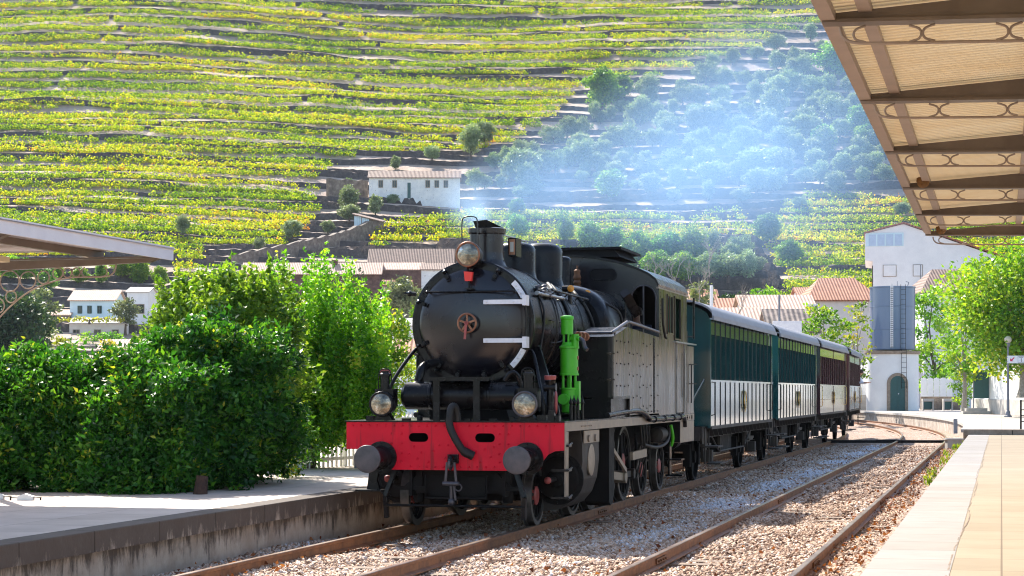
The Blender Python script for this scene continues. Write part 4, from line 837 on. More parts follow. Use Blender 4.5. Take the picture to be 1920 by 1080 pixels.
# handrails, hoses and pipes along boiler
b=MB(); b.cyl((.80,1.35,3.16),(.80,3.0,3.16),.022,n=10); b.cyl((.80,1.35,3.16),(.80,1.33,3.16),.03)
for y in (1.5,2.2,2.9): b.cyl((.70,y,3.12),(.80,y,3.16),.014,n=6); b.dome((.80,y,3.16),(1,0,0),[(-.03,.02),(0,.033),(.03,.001)],8)
part(b,'handrail','steel')
b=MB(); b.cyl((.72,2.6,3.27),(.74,5.0,3.24),.016,n=8); [b.cyl((.66,y,3.2),(.73,y,3.26),.012,n=6) for y in (2.8,3.6,4.4,4.95)]; part(b,'handrail','black')
def bsurf(a,y,r=.80): return (r*math.cos(R(a)),y,BC+r*math.sin(R(a)))
for pts,r in (([bsurf(60,3.7),bsurf(48,3.4),bsurf(42,3.0),bsurf(25,2.75),bsurf(0,2.65),bsurf(-25,2.6)],.03),([bsurf(58,3.8),bsurf(46,3.6),bsurf(30,3.5),bsurf(10,3.45),bsurf(-20,3.4)],.024),([bsurf(58,5.25),bsurf(46,5.0),bsurf(30,5.0),bsurf(10,5.1),bsurf(-10,5.2)],.028),([bsurf(60,5.3),bsurf(50,5.4),(1.08,5.6,3.1),(1.1,5.9,2.7)],.022),([bsurf(68,3.3),bsurf(50,3.0),bsurf(40,2.5),bsurf(38,1.9,.87),bsurf(32,1.7,.88)],.014),([bsurf(30,1.55,.875),bsurf(10,1.5,.88),bsurf(-20,1.45,.88),bsurf(-32,1.4,.9)],.016),([bsurf(5,1.9,.875),bsurf(4,2.9,.81),bsurf(-12,3.0,.81),bsurf(-16,2.0,.88)],.009)):
    b=MB(); b.tube(smooth(pts,6),r,8); part(b,'pipe','rubber')
b=MB()
for i,(a,y) in enumerate([(36,1.7),(30,1.75),(34,1.95),(28,2.05),(38,2.1)]): b.dome(bsurf(a,y,.88),(1,0,.5),[(-.03,.0),(0,.04),(.05,.03),(.08,.001)],8)
b.bar(bsurf(34,1.6,.90),bsurf(30,2.2,.92),.025,.025); part(b,'valve_fittings','bufface')
# smokebox side knob at left
b=MB(); b.cyl((-.86,1.1,BC+.42),(-.95,1.1,BC+.43),.03,n=10); b.dome((-.95,1.1,BC+.43),(-1,0,0),[(-.03,.03),(0,.045),(.03,.03),(.04,0.001)],12); b.cyl((-.95,.9,BC+.43),(-.95,1.2,BC+.43),.02,n=8); part(b,'rail_knob','black')
# stays
b=MB(); b.bar((.80,1.25,2.40),(1.16,.75,1.60),.16,.03,(0,1,.4)); b.bar((1.16,.75,1.60),(1.20,.70,1.42),.17,.03,(0,1,.2)); part(b,'stay_plate','black')
b=MB(); b.tube(smooth([(.74,1.05,2.36),(.84,1.0,2.30),(1.04,.62,1.75),(1.07,.6,1.42)],6),.024,8); part(b,'stay_rod','black')
b=MB(); b.tube(smooth([(-.74,1.05,2.42),(-.86,1.0,2.36),(-1.06,.62,1.9),(-1.12,.55,1.42)],6),.024,8); part(b,'stay_rod','black')
b=MB(); b.prism([(-.5,1.42),(-.3,2.05),(.3,2.05),(.5,1.42)],1,1.0,2.3); b.box(-.62,-.4,.95,1.15,1.42,2.25); part(b,'smokebox_saddle','dull')
# green air pump
gp=MB(); px_,py_=1.17,1.72
gp.lathe((px_,py_,1.50),(0,0,1),[(0,.06),(.02,.105),(.16,.105),(.17,.125),(.19,.125),(.20,.11),(.33,.11),(.335,.125),(.36,.125)],22)
for a in range(4): c=math.cos(a*math.pi/2+.4)*.085; s=math.sin(a*math.pi/2+.4)*.085; gp.cyl((px_+c,py_+s,1.85),(px_+c,py_+s,2.05),.02,n=8)
gp.cyl((px_,py_,1.85),(px_,py_,2.05),.03,n=10)
gp.lathe((px_,py_,2.03),(0,0,1),[(0,.135),(.025,.135),(.03,.125),(.37,.125),(.375,.14),(.40,.14),(.42,.11),(.46,.09)],10)
for a in range(3): c=math.cos(a*2.09+.9)*.06; s=math.sin(a*2.09+.9)*.06; gp.cyl((px_+c-.02,py_+s,2.42),(px_+c-.02,py_+s,2.62),.018,n=8)
gp.lathe((px_-.03,py_,2.60),(0,0,1),[(0,.085),(.2,.085),(.215,.095),(.25,.09),(.26,.05)],22)
gp.cyl((px_+.10,py_-.06,2.40),(px_+.10,py_-.06,2.60),.05,n=12); gp.cyl((px_+.04,py_-.02,2.54),(px_+.17,py_-.1,2.54),.035,n=10); gp.cyl((px_-.05,py_-.16,1.70),(px_-.05,py_-.1,1.70),.075,n=16); gp.box(px_+.09,px_+.15,py_-.06,py_+.06,1.55,1.95)
ap=part(gp,'air_pump','green_pump')
b=MB(); b.tube(smooth([(px_+.17,py_-.08,2.54),(px_+.22,py_-.1,2.5),(px_+.24,py_-.1,2.42),(px_+.28,py_-.12,2.38)],4),.03,8); part(b,'pump_pipe','bufface',ap)
b=MB(); b.box(px_+.118,px_+.13,py_-.02,py_+.02,2.25,2.30); b.box(px_+.118,px_+.13,py_-.02,py_+.02,2.1,2.15); part(b,'pump_plate','redpart',ap)
# lubricators
for i,(x,y) in enumerate([(1.32,1.15),(1.34,1.3),(1.34,1.5),(1.36,1.7),(1.30,1.4)]):
    b=MB(); b.cyl((x,y,1.42),(x,y,1.62),.022,n=8); b.dome((x,y,1.62),(0,0,1),[(0,.012),(.03,.03),(.06,.02),(.1,.006),(.14,.001)],8); part(b,'lubricator','black')
# copper gauges
for y in (2.35,2.6,2.85):
    b=MB(); b.torus((1.16,y,2.60),(.6,-1,0),.052,.010,20,6); b.cyl((1.16,y,2.60),(1.16,y+.03,2.60),.045,n=16); part(b,'gauge','copper')
# side tanks
def tank(s):
    o=1.5*s; i_=.93*s
    ys=lambda f: f
    prof=[(3.12,1.72),(3.12,2.60),(4.26,2.78),(7.30,2.70),(8.78,2.66),(8.78,1.45),(4.43,1.45),(4.43,1.72)]
    b=MB(); c=.07
    # outer shell with a rounded front vertical corner
    n=5; cor=[(o-s*c*(1-math.sin(R(90*k/n))),3.12+c*(1-math.cos(R(90*k/n)))) for k in range(n+1)] # from front face to side
    # side face polygon (x=o) starts at y=3.12+c
    side=[(3.12+c,1.72),(3.12+c,2.611),(4.26,2.78),(7.06,2.70),(7.06,1.45),(4.43,1.45),(4.43,1.72)]
    cv=[]; 
    cp=[(o-s*c+s*c*math.sin(R(90*k/n)),3.12+c-c*math.cos(R(90*k/n))) for k in range(n+1)]
    b.add([(x,y,z) for x,y in cp for z in (1.72,2.60)],[(2*k,2*k+1,2*k+3,2*k+2) if s<0 else (2*k,2*k+2,2*k+3,2*k+1) for k in range(n)],True)
    b.add([(i_,3.12,1.72),(o-s*c,3.12,1.72),(o-s*c,3.12,2.60),(i_,3.12,2.60)],[(0,1,2,3)])
    b.add([(i_,3.12,2.60),(o,3.12+c,2.611),(o,4.26,2.78),(i_,4.26,2.78),(o,7.06,2.70),(i_,7.06,2.70)],[(0,1,2,3),(3,2,4,5)])
    b.add([(i_,3.12,1.42),(i_,7.06,1.42),(i_,7.06,2.70),(i_,4.26,2.78),(i_,3.12,2.6)],[(0,1,2,3,4)])
    t=part(b,'side_tank','black')
    b=MB(); b.add([(o+s*.003,y,z) for y,z in side],[tuple(range(7)) if s<0 else tuple(reversed(range(7)))]); part(b,'side_plate','tank',t)  # only this side sheet carries the painted reflection; other faces stay black
    b=MB(); x0=o-s*.012
    b.box(*sorted((i_,o-s*.03)),3.16,4.41,1.42,1.70); b.box(*sorted((o-s*.02,o+s*.012)),4.40,4.44,1.42,1.74); b.box(*sorted((o-s*.3,o+s*.012)),3.14,4.42,1.70,1.735); part(b,'tank_foot','black',t)
    b=MB(); b.tube(smooth([(o-s*.02,3.12,2.66),(o,3.25,2.69),(o,4.22,2.85),(o,4.5,2.86),(o,7.0,2.79)],5),.025,8); b.tube([(o-s*.02,3.12,2.66),(i_+s*.0,3.12,2.66)],.022,8)
    for y,z in ((3.3,2.6),(4.26,2.78),(5.6,2.72)): b.cyl((o,y,z),(o,y,z+.09),.012,n=6)
    part(b,'tank_rail','bufface',t)
    b=MB(); pts=[]
    for j,y in enumerate(np.arange(3.45,6.9,.31)):
        for k_,z in enumerate(np.arange(1.56,2.66,.165)):
            if y<4.5 and z<1.78: continue
            if math.sin(j*7.3+k_*3.1)>-.35: pts.append((o,y+(.04 if k_%2 else -.04),z+.02*math.sin(j*3)))
    for z in np.arange(1.50,2.66,.055): pts.append((o,6.55,z))
    for y in np.arange(4.5,6.9,.3): pts.append((o,y,1.49))
    b.rivets([(p[0]+s*.003,p[1],p[2]) for p in pts],.015,(s,0,0)); b.rivets([(x,3.12,z) for x in np.arange(abs(i_)+.03,1.42,.06)*s for z in (2.57,2.10)],.012)
    b.box(*sorted((o+s*.003,o+s*.008)),6.50,6.60,1.46,2.68); part(b,'rivet_plate','dull',t); b=MB()
    for z in (1.98,2.36,): b.cyl((o-s*.03,3.1,z),(o-s*.03,3.04,z+.0),.02,n=8); b.cyl((o-s*.07,3.05,z),(o+s*.05,3.05,z),.012,n=6)
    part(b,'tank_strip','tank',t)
    return t
tank(1); tank(-1)
# cab
RF=[(0,4.06),(.4,4.025),(.8,3.945),(1.12,3.83),(1.32,3.735),(1.44,3.64),(1.49,3.54)]
def zroof(x):
    x=abs(x); 
    return float(np.interp(x,[p[0] for p in RF],[p[1] for p in RF]))
b=MB()
full=[(-x,z) for x,z in reversed(RF)]+RF[1:]
ext=[(x*1.012,z+.035) for x,z in full]
n=len(full)
for y0,y1 in ((6.98,10.05),):
    b.prism(full+list(reversed(ext)),1,y0,y1,True)
roof=part(b,'cab_roof','black')
b=MB(); b.prism([(-.75,4.08),(-.62,4.24),(.62,4.24),(.75,4.08)],1,7.5,9.2); b.box(-.78,.78,7.44,9.26,4.20,4.245); part(b,'roof_ventilator','dull',roof)
for y in (7.6,8.6): b=MB(); b.torus((1.05,y,3.88),(1,0,0),.045,.01,12,5); part(b,'lifting_eye','black',roof)
b=MB(); b.box(1.46,1.50,7.0,10.03,3.51,3.535); part(b,'rain_strip','tanktrim',roof)
def frontsheet(y0,y1,name):
    b=MB(); xs=[0,.4,.8,1.04]
    for s in (-1,1):
        for a,c in zip(xs[:-1],xs[1:]): b.prism([(s*a,1.42),(s*c,1.42),(s*c,zroof(c)),(s*a,zroof(a))],1,y0,y1)
        b.prism([(s*1.44,1.42),(s*1.495,1.42),(s*1.495,3.52),(s*1.44,zroof(1.44))],1,y0,y1)
        b.prism([(s*1.04,1.42),(s*1.44,1.42),(s*1.44,2.84),(s*1.04,2.84)],1,y0,y1)
        ap=arcpts(1.24,3.36,.20,180,0,10)
        for (xa,za),(xb,zb) in zip(ap[:-1],ap[1:]): b.prism([(s*xa,za),(s*xb,zb),(s*xb,zroof(xb)),(s*xa,zroof(xa))],1,y0,y1)
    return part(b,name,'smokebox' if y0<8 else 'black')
fs_=frontsheet(7.06,7.09,'cab_front'); frontsheet(9.92,9.95,'cab_back')
for s in (-1,1):
    b=MB(); q=arcpts(1.24,3.36,.205,180,0,12); b.tube([(s*1.04,7.05,2.84)]+[(s*x,7.05,z) for x,z in q]+[(s*1.44,7.05,2.84)],.012,6,True); b.box(*sorted((s*1.232,s*1.25)),7.02,7.06,2.84,3.56); wf=part(b,'cab_window','bufface')
    b=MB(); b.prism(arcpts(.56*s+.13,3.755,.085,-90,90,8)+arcpts(.56*s-.13,3.755,.085,90,270,8),1,7.045,7.062); part(b,'oval_plate','dull',fs_)
    b=MB(); b.tube([(x,7.045,z) for x,z in arcpts(.56*s+.13,3.755,.09,-90,90,8)+arcpts(.56*s-.13,3.755,.09,90,270,8)],.008,6,True); part(b,'plate_rim','black',fs_)
def cabside(s):
    o=1.495*s; i_=1.47*s; X=sorted((i_,o)); b=MB()
    def bx(y0,y1,z0,z1): b.box(X[0],X[1],y0,y1,z0,z1)
    bx(7.09,7.82,2.69,3.53); bx(7.82,8.42,2.69,2.78); bx(7.82,8.42,3.46,3.53); bx(8.42,8.58,2.69,3.53); bx(8.58,9.26,3.46,3.53); bx(9.26,9.92,2.69,3.53); bx(7.09,8.78,1.42,2.69)
    bx(9.64,9.92,1.42,2.69)
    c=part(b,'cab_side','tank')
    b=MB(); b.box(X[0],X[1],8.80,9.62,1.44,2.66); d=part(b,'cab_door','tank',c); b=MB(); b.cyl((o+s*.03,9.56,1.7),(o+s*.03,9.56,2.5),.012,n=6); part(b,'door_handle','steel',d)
    b=MB(); b.box(*sorted((o,o+s*.02)),8.785,8.80,1.44,2.66); b.box(*sorted((o,o+s*.02)),9.62,9.645,1.44,2.66); b.box(*sorted((o-s*.0,o+s*.05)),8.5,10.78,2.655,2.68); part(b,'door_trim','steel',c)
    for y0,y1,z0 in ((7.82,8.42,2.78),(8.58,9.26,2.70)):
        b=MB(); 
        for a in ((y0,y0+.035,z0,3.46),(y1-.035,y1,z0,3.46),(y0,y1,3.425,3.46),(y0,y1,z0,z0+.03)): b.box(*sorted((o,o+s*.018)),*a)
        if y0<8: b.box(*sorted((o-s*.01,o+s*.012)),y0+.28,y0+.31,z0,3.46)
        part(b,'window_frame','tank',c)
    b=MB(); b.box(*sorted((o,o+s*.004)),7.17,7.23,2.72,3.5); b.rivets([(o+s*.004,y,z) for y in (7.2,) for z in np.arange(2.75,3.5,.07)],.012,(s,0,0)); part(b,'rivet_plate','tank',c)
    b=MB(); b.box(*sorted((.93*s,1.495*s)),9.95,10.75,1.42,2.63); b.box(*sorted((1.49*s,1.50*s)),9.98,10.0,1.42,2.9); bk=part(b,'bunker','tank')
    b=MB(); b.cyl((o+s*.09,10.19,2.76),(o+s*.09,10.19,3.5),.02,n=8); [b.cyl((o-s*.03,10.0,z),(o+s*.09,10.19,z),.013,n=6) for z in (2.8,3.42)]; part(b,'grab_rail','black',c)
    b=MB(); b.tube(smooth([(o+s*.05,7.12,3.35),(o+s*.05,7.15,3.0),(o+s*.05,7.35,2.75),(o+s*.06,7.45,2.70)],5),.022,6); part(b,'pipe','rubber',c)
    b=MB(); [b.bar((o-s*.02,10.2,z),(o+s*.1,10.45,z),.03,.02) for z in (2.3,1.95)]; b.cyl((o+s*.03,10.3,2.3),(o+s*.03,10.3,1.6),.012,n=6); part(b,'latch','black',bk)
cabside(1); cabside(-1)
b=MB(); b.box(-.93,.93,9.97,10.74,1.43,2.6); part(b,'coal_bunker','dull')
b=MB(); b.box(-1.46,1.46,7.1,9.9,1.425,1.47); b.box(-.9,.9,7.1,7.5,1.5,3.3); part(b,'cab_floor','dull')
b=MB(); b.box(-1.46,-1.44,8.0,9.9,1.5,3.4); b.box(1.1,1.44,9.86,9.915,1.5,3.5); b.box(-1.1,-1.0,9.85,9.915,1.5,3.5); b.box(1.30,1.36,8.62,9.2,2.72,3.4) if False else None; part(b,'cab_lining','greendark')
b=MB(); b.torus((1.25,8.95,2.82),(1,.2,0),.13,.02,20,6); b.cyl((1.1,8.95,2.82),(1.25,8.95,2.82),.02,n=6); part(b,'brake_wheel','redpart')
# wheels
def wheel(x,y,r,sp,cw=0,name='wheel'):
    s=1 if x>0 else -1
    b=MB(); b.lathe((x-s*.06,y,r),(s,0,0),[(0,r+.028),(.03,r+.028),(.035,r),(.13,r-.004),(.135,r-.06),(.02,r-.065)],48,False); b.lathe((x-s*.06,y,r),(s,0,0),[(0,r+.028),(0,r-.06)],48,False); w=part(b,name,'tyre')
    b=MB(); b.lathe((x+s*.0,y,r),(s,0,0),[(0,r-.06),(.0,r-.11),(.05,r-.11),(.05,r-.06)],40,False)
    for k in range(sp): a=2*math.pi*k/sp+.2; b.bar((x+s*.025,y+.06*math.cos(a),r+.06*math.sin(a)),(x+s*.025,y+(r-.09)*math.cos(a),r+(r-.09)*math.sin(a)),.035,.045,(1,0,0))
    if cw: b.prism([(y+(r-.08)*math.cos(R(a)),r+(r-.08)*math.sin(R(a))) for a in range(cw-38,cw+39,8)],0,x+s*.0,x+s*.06)
    part(b,'wheel_centre','dull',w)
    b=MB(); b.lathe((x,y,r),(s,0,0),[(0,.16 if r>.5 else .13),(.055,.16 if r>.5 else .13),(.07,.10),(.075,.001)],24); part(b,'hub','redpart',w); return w
for s in (-1,1):
    wheel(s*.84,.93,.40,9); 
    for y,cw in ((3.15,200),(4.45,20),(5.75,200),(7.05,20)): wheel(s*.84,y,.62,13,cw,'driving_wheel')
    for y in (8.72,10.5): wheel(s*.84,y,.45,9)
    b=MB(); b.bar((s*1.02,3.15,.45),(s*1.02,7.05,.45),.05,.10); 
    for y in (3.15,4.45,5.75,7.05): b.cyl((s*.9,y,.45),(s*1.09,y,.45),.085,n=16)
    part(b,'coupling_rod','underframe')
    b=MB(); b.bar((s*1.14,2.75,.66),(s*1.14,5.75,.45),.05,.12); b.cyl((s*1.0,5.75,.45),(s*1.2,5.75,.45),.1,n=16); b.bar((s*1.2,4.1,1.1),(s*1.2,5.7,.55),.04,.07); b.bar((s*1.28,5.75,.78),(s*1.28,7.0,.80),.05,.13); part(b,'connecting_rod','tanktrim')
    b=MB(); b.bar((s*1.15,2.2,.85),(s*1.15,3.9,.85),.08,.05); b.bar((s*1.15,2.2,.5),(s*1.15,3.9,.5),.08,.05); b.box(*sorted((s*1.05,s*1.25)),2.9,3.1,.5,.86); b.box(*sorted((s*.95,s*1.35)),3.9,4.0,.4,1.3); part(b,'slide_bars','underframe')
    # cylinder block
    b=MB(); sec=[(.70,1.28),(1.43,1.28),(1.455,1.1),(1.46,.85),(1.43,.6),(1.36,.4),(1.24,.26),(1.08,.19),(.9,.17),(.70,.2)]
    b.prism([(s*x,z) for x,z in sec],1,1.25,2.35,True); cb=part(b,'cylinder','underframe')
    b=MB(); b.lathe((s*1.12,1.25,.62),(0,-1,0),[(-.01,.36),(.03,.36),(.04,.30),(.09,.28),(.11,.12),(.2,.10),(.22,.05)],28); b.lathe((s*1.08,1.25,1.10),(0,-1,0),[(-.01,.15),(.05,.15),(.06,.11),(.2,.09)],20)
    b.rivets([(s*1.12+.33*math.cos(a),1.22,.62+.33*math.sin(a)) for a in np.arange(0,6.2,.52)],.02); b.cyl((s*1.12,1.1,.62),(s*1.12,.62,.62),.035,n=10); part(b,'cylinder_cover','dull',cb)
    b=MB(); b.dome((s*1.12,.63,.62),(0,-1,0),[(-.02,.04),(0,.05),(.03,.04),(.04,.001)],12); part(b,'rod_end','redpart',cb)
    b=MB(); b.box(*sorted((s*1.458,s*1.475)),1.3,2.3,1.10,1.27); [b.cyl((s*1.46,y,1.16),(s*1.5,y,1.16),.05,n=10) for y in (1.55,2.0)]; b.lathe((s*1.45,1.8,.86),(s,0,0),[(0,.22),(.02,.22),(.025,.16),(.025,.001)],24); part(b,'cylinder_cladding','tanktrim' ,cb)
    b=MB(); b.prism([(3.18,1.29),(3.55,1.29),(3.55,.32),(3.45,.18),(3.3,.14),(3.18,.2)],0,*sorted((s*1.08,s*1.44))); part(b,'motion_bracket','dull')
    # brake hangers, springs, sand pipes
    for y in (3.8,5.1,6.4,7.75):
        b=MB(); b.bar((s*.98,y,1.1),(s*.98,y+.02,.45),.04,.06); b.box(*sorted((s*.8,s*.96)),y-.08,y+.04,.35,.7); part(b,'brake_hanger','dull')
    for y in (7.5,7.75,8.0,8.25):
        b=MB(); b.tube(smooth([(s*1.1,y,1.28),(s*1.12,y+.03,.9),(s*1.05,y,.62),(s*1.0,y-.05,.35)],4),.014,6); part(b,'sand_pipe','underframe')
    b=MB(); b.tube(smooth([(s*1.2,7.3,.92),(s*1.3,8.0,.86),(s*1.34,8.8,.95),(s*1.3,9.2,1.2)],6),.03,8); b.lathe((s*1.2,8.4,1.06),(0,1,0),[(0,.05),(.03,.13),(.6,.13),(.65,.05)],14); part(b,'drain_pipe','underframe')
    b=MB(); b.tube(smooth([(s*1.34,9.15,1.22),(s*1.37,9.2,1.0),(s*1.33,9.25,.85)],4),.03,8); part(b,'green_valve','green_pump')
    b=MB(); b.box(*sorted((s*.95,s*1.495)),9.25,10.79,.90,1.283); part(b,'tool_box','tanktrim',None,.01)
    b=MB(); b.box(*sorted((s*.96,s*1.49)),9.242,9.25,.91,1.28); part(b,'tool_box_front_shade','dull')  # dark sheet paints the shaded front of the pale box
    b=MB(); X_m=sorted((s*1.4955,s*1.5015))
    for y in (10.0,10.5): b.box(*X_m,y-.06,y-.03,1.30,1.385); b.box(*X_m,y+.03,y+.06,1.30,1.385); b.box(*X_m,y-.08,y+.08,1.335,1.35)
    b.box(*X_m,10.22,10.28,1.335,1.35); b.box(*X_m,10.243,10.257,1.315,1.37); part(b,'coupling_mark','hole')
    b=MB(); b.tube(smooth([(s*1.45,3.0,1.46),(s*1.48,4.4,1.50),(s*1.53,5.2,1.50),(s*1.55,5.8,1.40),(s*1.55,6.1,1.36),(s*1.55,8.9,1.36),(s*1.53,9.3,1.38),(s*1.52,9.55,1.30),(s*1.52,9.6,1.18)],6),.04,10)
    for y in (6.3,7.2,8.1,8.8): b.torus((s*1.55,y,1.36),(0,1,0),.045,.012,10,5)
    part(b,'steam_pipe','black')
    # front steps
    if s>0: b=MB(); b.box(*sorted((s*1.475,s*1.492)),.06,.24,.42,1.28); st=part(b,'step_plate','tanktrim')
    for z in (1.10,.78,.42) if s>0 else (): b=MB(); b.box(*sorted((s*1.30,s*1.53)),.05,.27,z-.015,z+.015); b.cyl((s*1.53,.05,z),(s*1.53,.27,z+.03),.012,n=6); part(b,'step','black',st)
    # rear steps hanging
    b=MB(); b.box(*sorted((s*1.25,s*1.55)),9.0,9.35,.60,.63); b.box(*sorted((s*1.25,s*1.55)),9.1,9.45,.32,.35); b.box(*sorted((s*1.3,s*1.33)),9.1,9.3,.32,.92); part(b,'rear_step','black')
    # guard irons
    b=MB(); b.bar((s*.82,.06,.78),(s*.95,.02,.42),.05,.09,(0,1,0)); b.bar((s*.95,.02,.42),(s*.94,.05,.13),.05,.09,(0,1,0)); part(b,'guard_iron','black')
    b=MB(); b.prism([(s*1.20,.77),(s*1.07,.77),(s*1.10,.62),(s*1.06,.50),(s*1.24,.50)],1,.1,.16); b.box(*sorted((s*1.0,s*1.35)),-.05,.2,.48,.50); part(b,'foot_step','black') if s<0 else None
    b=MB(); b.lathe((s*.62,.45,.32),(0,0,1),[(0,.06),(.05,.075),(.22,.075),(.26,.05),(.45,.05)],14); b.bar((s*.9,.2,.52),(s*.45,.2,.52),.05,.05); b.prism([(s*.5,.52),(s*.78,.52),(s*.5,.75)],1,.2,.23); part(b,'pilot_spring','dull')
b=MB(); b.cyl((-.97,.0,.30),(.97,.0,.30),.018,n=8); b.tube([(-.42,.1,.70),(-.42,.1,.40),(.42,.1,.40),(.42,.1,.70)],.018,8); b.box(-.4,-.05,.25,.4,.42,.68); b.box(.02,.36,.25,.4,.42,.68); b.box(-.62,.62,.85,1.0,.33,.47); b.cyl((-.8,.93,.40),(.8,.93,.40),.07,n=12); part(b,'brake_rigging','dull')
for y in (3.15,4.45,5.75,7.05,8.72,10.5): b=MB(); r_=.62 if y<8 else .45; b.cyl((-.8,y,r_),(.8,y,r_),.08,n=12); part(b,'axle','dull')
for x,y,w_,h_ in ((-.75,.1,.1,.03),(-.6,.3,.05,.06),(-.15,.1,.12,.03),(.1,.08,.1,.03),(.45,.1,.08,.03),(.72,.15,.05,.05),(1.1,.12,.12,.08),(1.25,.1,.08,.14),(1.34,.15,.05,.07),(-1.25,.1,.1,.06)): b=MB(); b.box(x,x+w_,y,y+.1,1.42,1.42+h_); part(b,'footplate_fitting','black')
# ---------------------------------------------------------------- carriages
def carriage(loc,rz,label,main,frame,n=14,Lg=10.2,panels=False):
    root=empty('railway_carriage',loc,rz,label,'railway carriage','wooden carriages behind the locomotive')
    h=Lg/2; W=1.46; bay=Lg/n; z0,zw0,zw1,z1=1.13,2.02,2.93,3.22
    def pt(mb,nm,m,par=None,bev=0): return mb.build(nm,M[m] if isinstance(m,str) else m,par or root,bev)
    b=MB()
    for s in (-1,1):
        X=sorted((s*(W-.13),s*W)); b.box(*X,-h,h,z0,zw0); b.box(*X,-h,h,zw1,z1)
        for k in range(n+1):
            y=-h+k*bay; b.box(*X,max(-h,y-.075),min(h,y+.075),zw0,zw1)
        b.box(*sorted((s*W,s*(W+.015))),-h,h,zw0-.02,zw0+.02)
    # ends with curved top
    for e in (-1,1):
        q=[(-W,z0),(W,z0),(W,z1)]+[(W*math.cos(a),z1+.38*math.sin(a)**.8) for a in np.linspace(.0,math.pi,13)[1:-1]]+[(-W,z1)]
        b.prism(q,1,e*h-.03,e*h+.03)
        for x in (-W,W): b.box(x-.03,x+.03,*sorted((e*h-.03,e*(h+.06))),z0-.03,z1)
    body=pt(b,'body',main)
    for s in (-1,1):
        b=MB()
        for k in range(n+1):
            y=-h+k*bay; y=min(max(y,-h+.02),h-.02)
            if not panels or k in (0,n,n//2): b.box(*sorted((s*W,s*(W+.012))),y-.013,y+.013,z0,z1)
            else: b.box(*sorted((s*W,s*(W+.012))),y-.013,y+.013,zw0,zw1)
        if panels: b.box(*sorted((s*W,s*(W+.02))),-h,h,1.55,1.57)
        pt(b,'beading','rubber' if not panels else frame,body)
    for s in (-1,1):
        for k in range(n):
            y0=-h+k*bay+.075; y1=y0+bay-.15
            f=MB(); X=sorted((s*(W-.12),s*(W-.085)))
            f.box(*X,y0,y0+.05,zw0,zw1); f.box(*X,y1-.05,y1,zw0,zw1); f.box(*X,y0+.05,y1-.05,zw1-.06,zw1); f.box(*X,y0+.05,y1-.05,zw0,zw0+.07)
            f=pt(f,'window',frame,body); g_=MB(); g_.box(*sorted((s*(W-.11),s*(W-.10))),y0+.05,y1-.05,zw0+.07,zw1-.06); pt(g_,'pane','glass',f)
        b=MB(); b.tube([(s*(W+.035),.0+.17*math.cos(a),1.62+.20*math.sin(a)) for a in np.linspace(0,6.283,25)[:-1]],.015,6,True); b.box(*sorted((s*(W+.028),s*(W+.04))),-.05,.05,1.36,1.42); o=pt(b,'emblem_ring','brass')
        b=MB(); b.dome((s*W,0,1.62),(s,0,0),[(0,.001),(.012,.13),(.014,.001)],24); pt(b,'emblem',main,o)
        for e in (-1,1):
            b=MB(); y=e*(h-.22); b.tube([(s*W,y,2.0),(s*(W+.07),y,1.98),(s*(W+.07),y,1.36),(s*W,y,1.34)],.013,6); pt(b,'grab_rail','brass' if panels else 'black')
            b=MB(); b.tube([(s*1.35,e*(h+.04),2.05),(s*1.35,e*(h+.10),2.02),(s*.98,e*(h+.12),1.35),(s*.98,e*(h+.05),1.33)],.012,6); pt(b,'end_rail','steel')
    # roof
    def rs(y,k=0): return [( (W+.10)*math.cos(a),y,z1+.01+k+.42*max(0,math.sin(a))**.8) for a in np.linspace(0,math.pi,19)]
    b=MB(); A_=rs(-h-.28);B_=rs(h+.28); A2=rs(-h-.28,.045);B2=rs(h+.28,.045); m_=len(A_)
    b.add(A2+B2,[(i,i+1,m_+i+1,m_+i) for i in range(m_-1)],True); b.add(A_+B_,[(i+1,i,m_+i,m_+i+1) for i in range(m_-1)],True)
    b.add(A_+A2,[(i,i+1,m_+i+1,m_+i) for i in range(m_-1)]); b.add(B_+B2,[(i+1,i,m_+i,m_+i+1) for i in range(m_-1)])
    for s in (-1,1): b.box(*sorted((s*(W+.09),s*(W+.125))),-h-.29,h+.29,z1-.02,z1+.06)
    pt(b,'roof','roofgrey')
    # underframe
    b=MB()
    for s in (-1,1):
        b.box(*sorted((s*1.30,s*1.36)),-h-.3,h+.3,.90,1.125)
        b.box(*sorted((s*1.36,s*1.5)),-h,h,1.07,1.128)
        for y in np.arange(-h+.3,h,.62): b.prism([(y,1.07),(y+.02,1.07),(y+.30,.92),(y+.26,.92)],0,*sorted((s*1.36,s*1.47)))
        b.cyl((s*1.2,-2.0,.55),(s*1.2,2.0,.55),.02,n=6); b.cyl((s*1.2,-2.0,.55),(s*1.2,-3.3,.95),.02,n=6); b.cyl((s*1.2,2.0,.55),(s*1.2,3.3,.95),.02,n=6)
        for y in (-2,2): b.box(*sorted((s*1.17,s*1.23)),y-.03,y+.03,.53,.95)
    b.box(-1.3,1.3,-h-.33,-h-.27,.85,1.125); b.box(-1.3,1.3,h+.27,h+.33,.85,1.125); b.box(-1.2,1.2,-h,h,1.0,1.10)
    uf=pt(b,'underframe','underframe')
    b=MB(); b.cyl((-.5,-1.5,.62),(-.5,-.4,.62),.22,n=18); b.box(-.9,.3,.6,2.2,.45,.95); b.box(.5,1.1,-1.0,.6,.5,.92); pt(b,'brake_cylinder','dull')
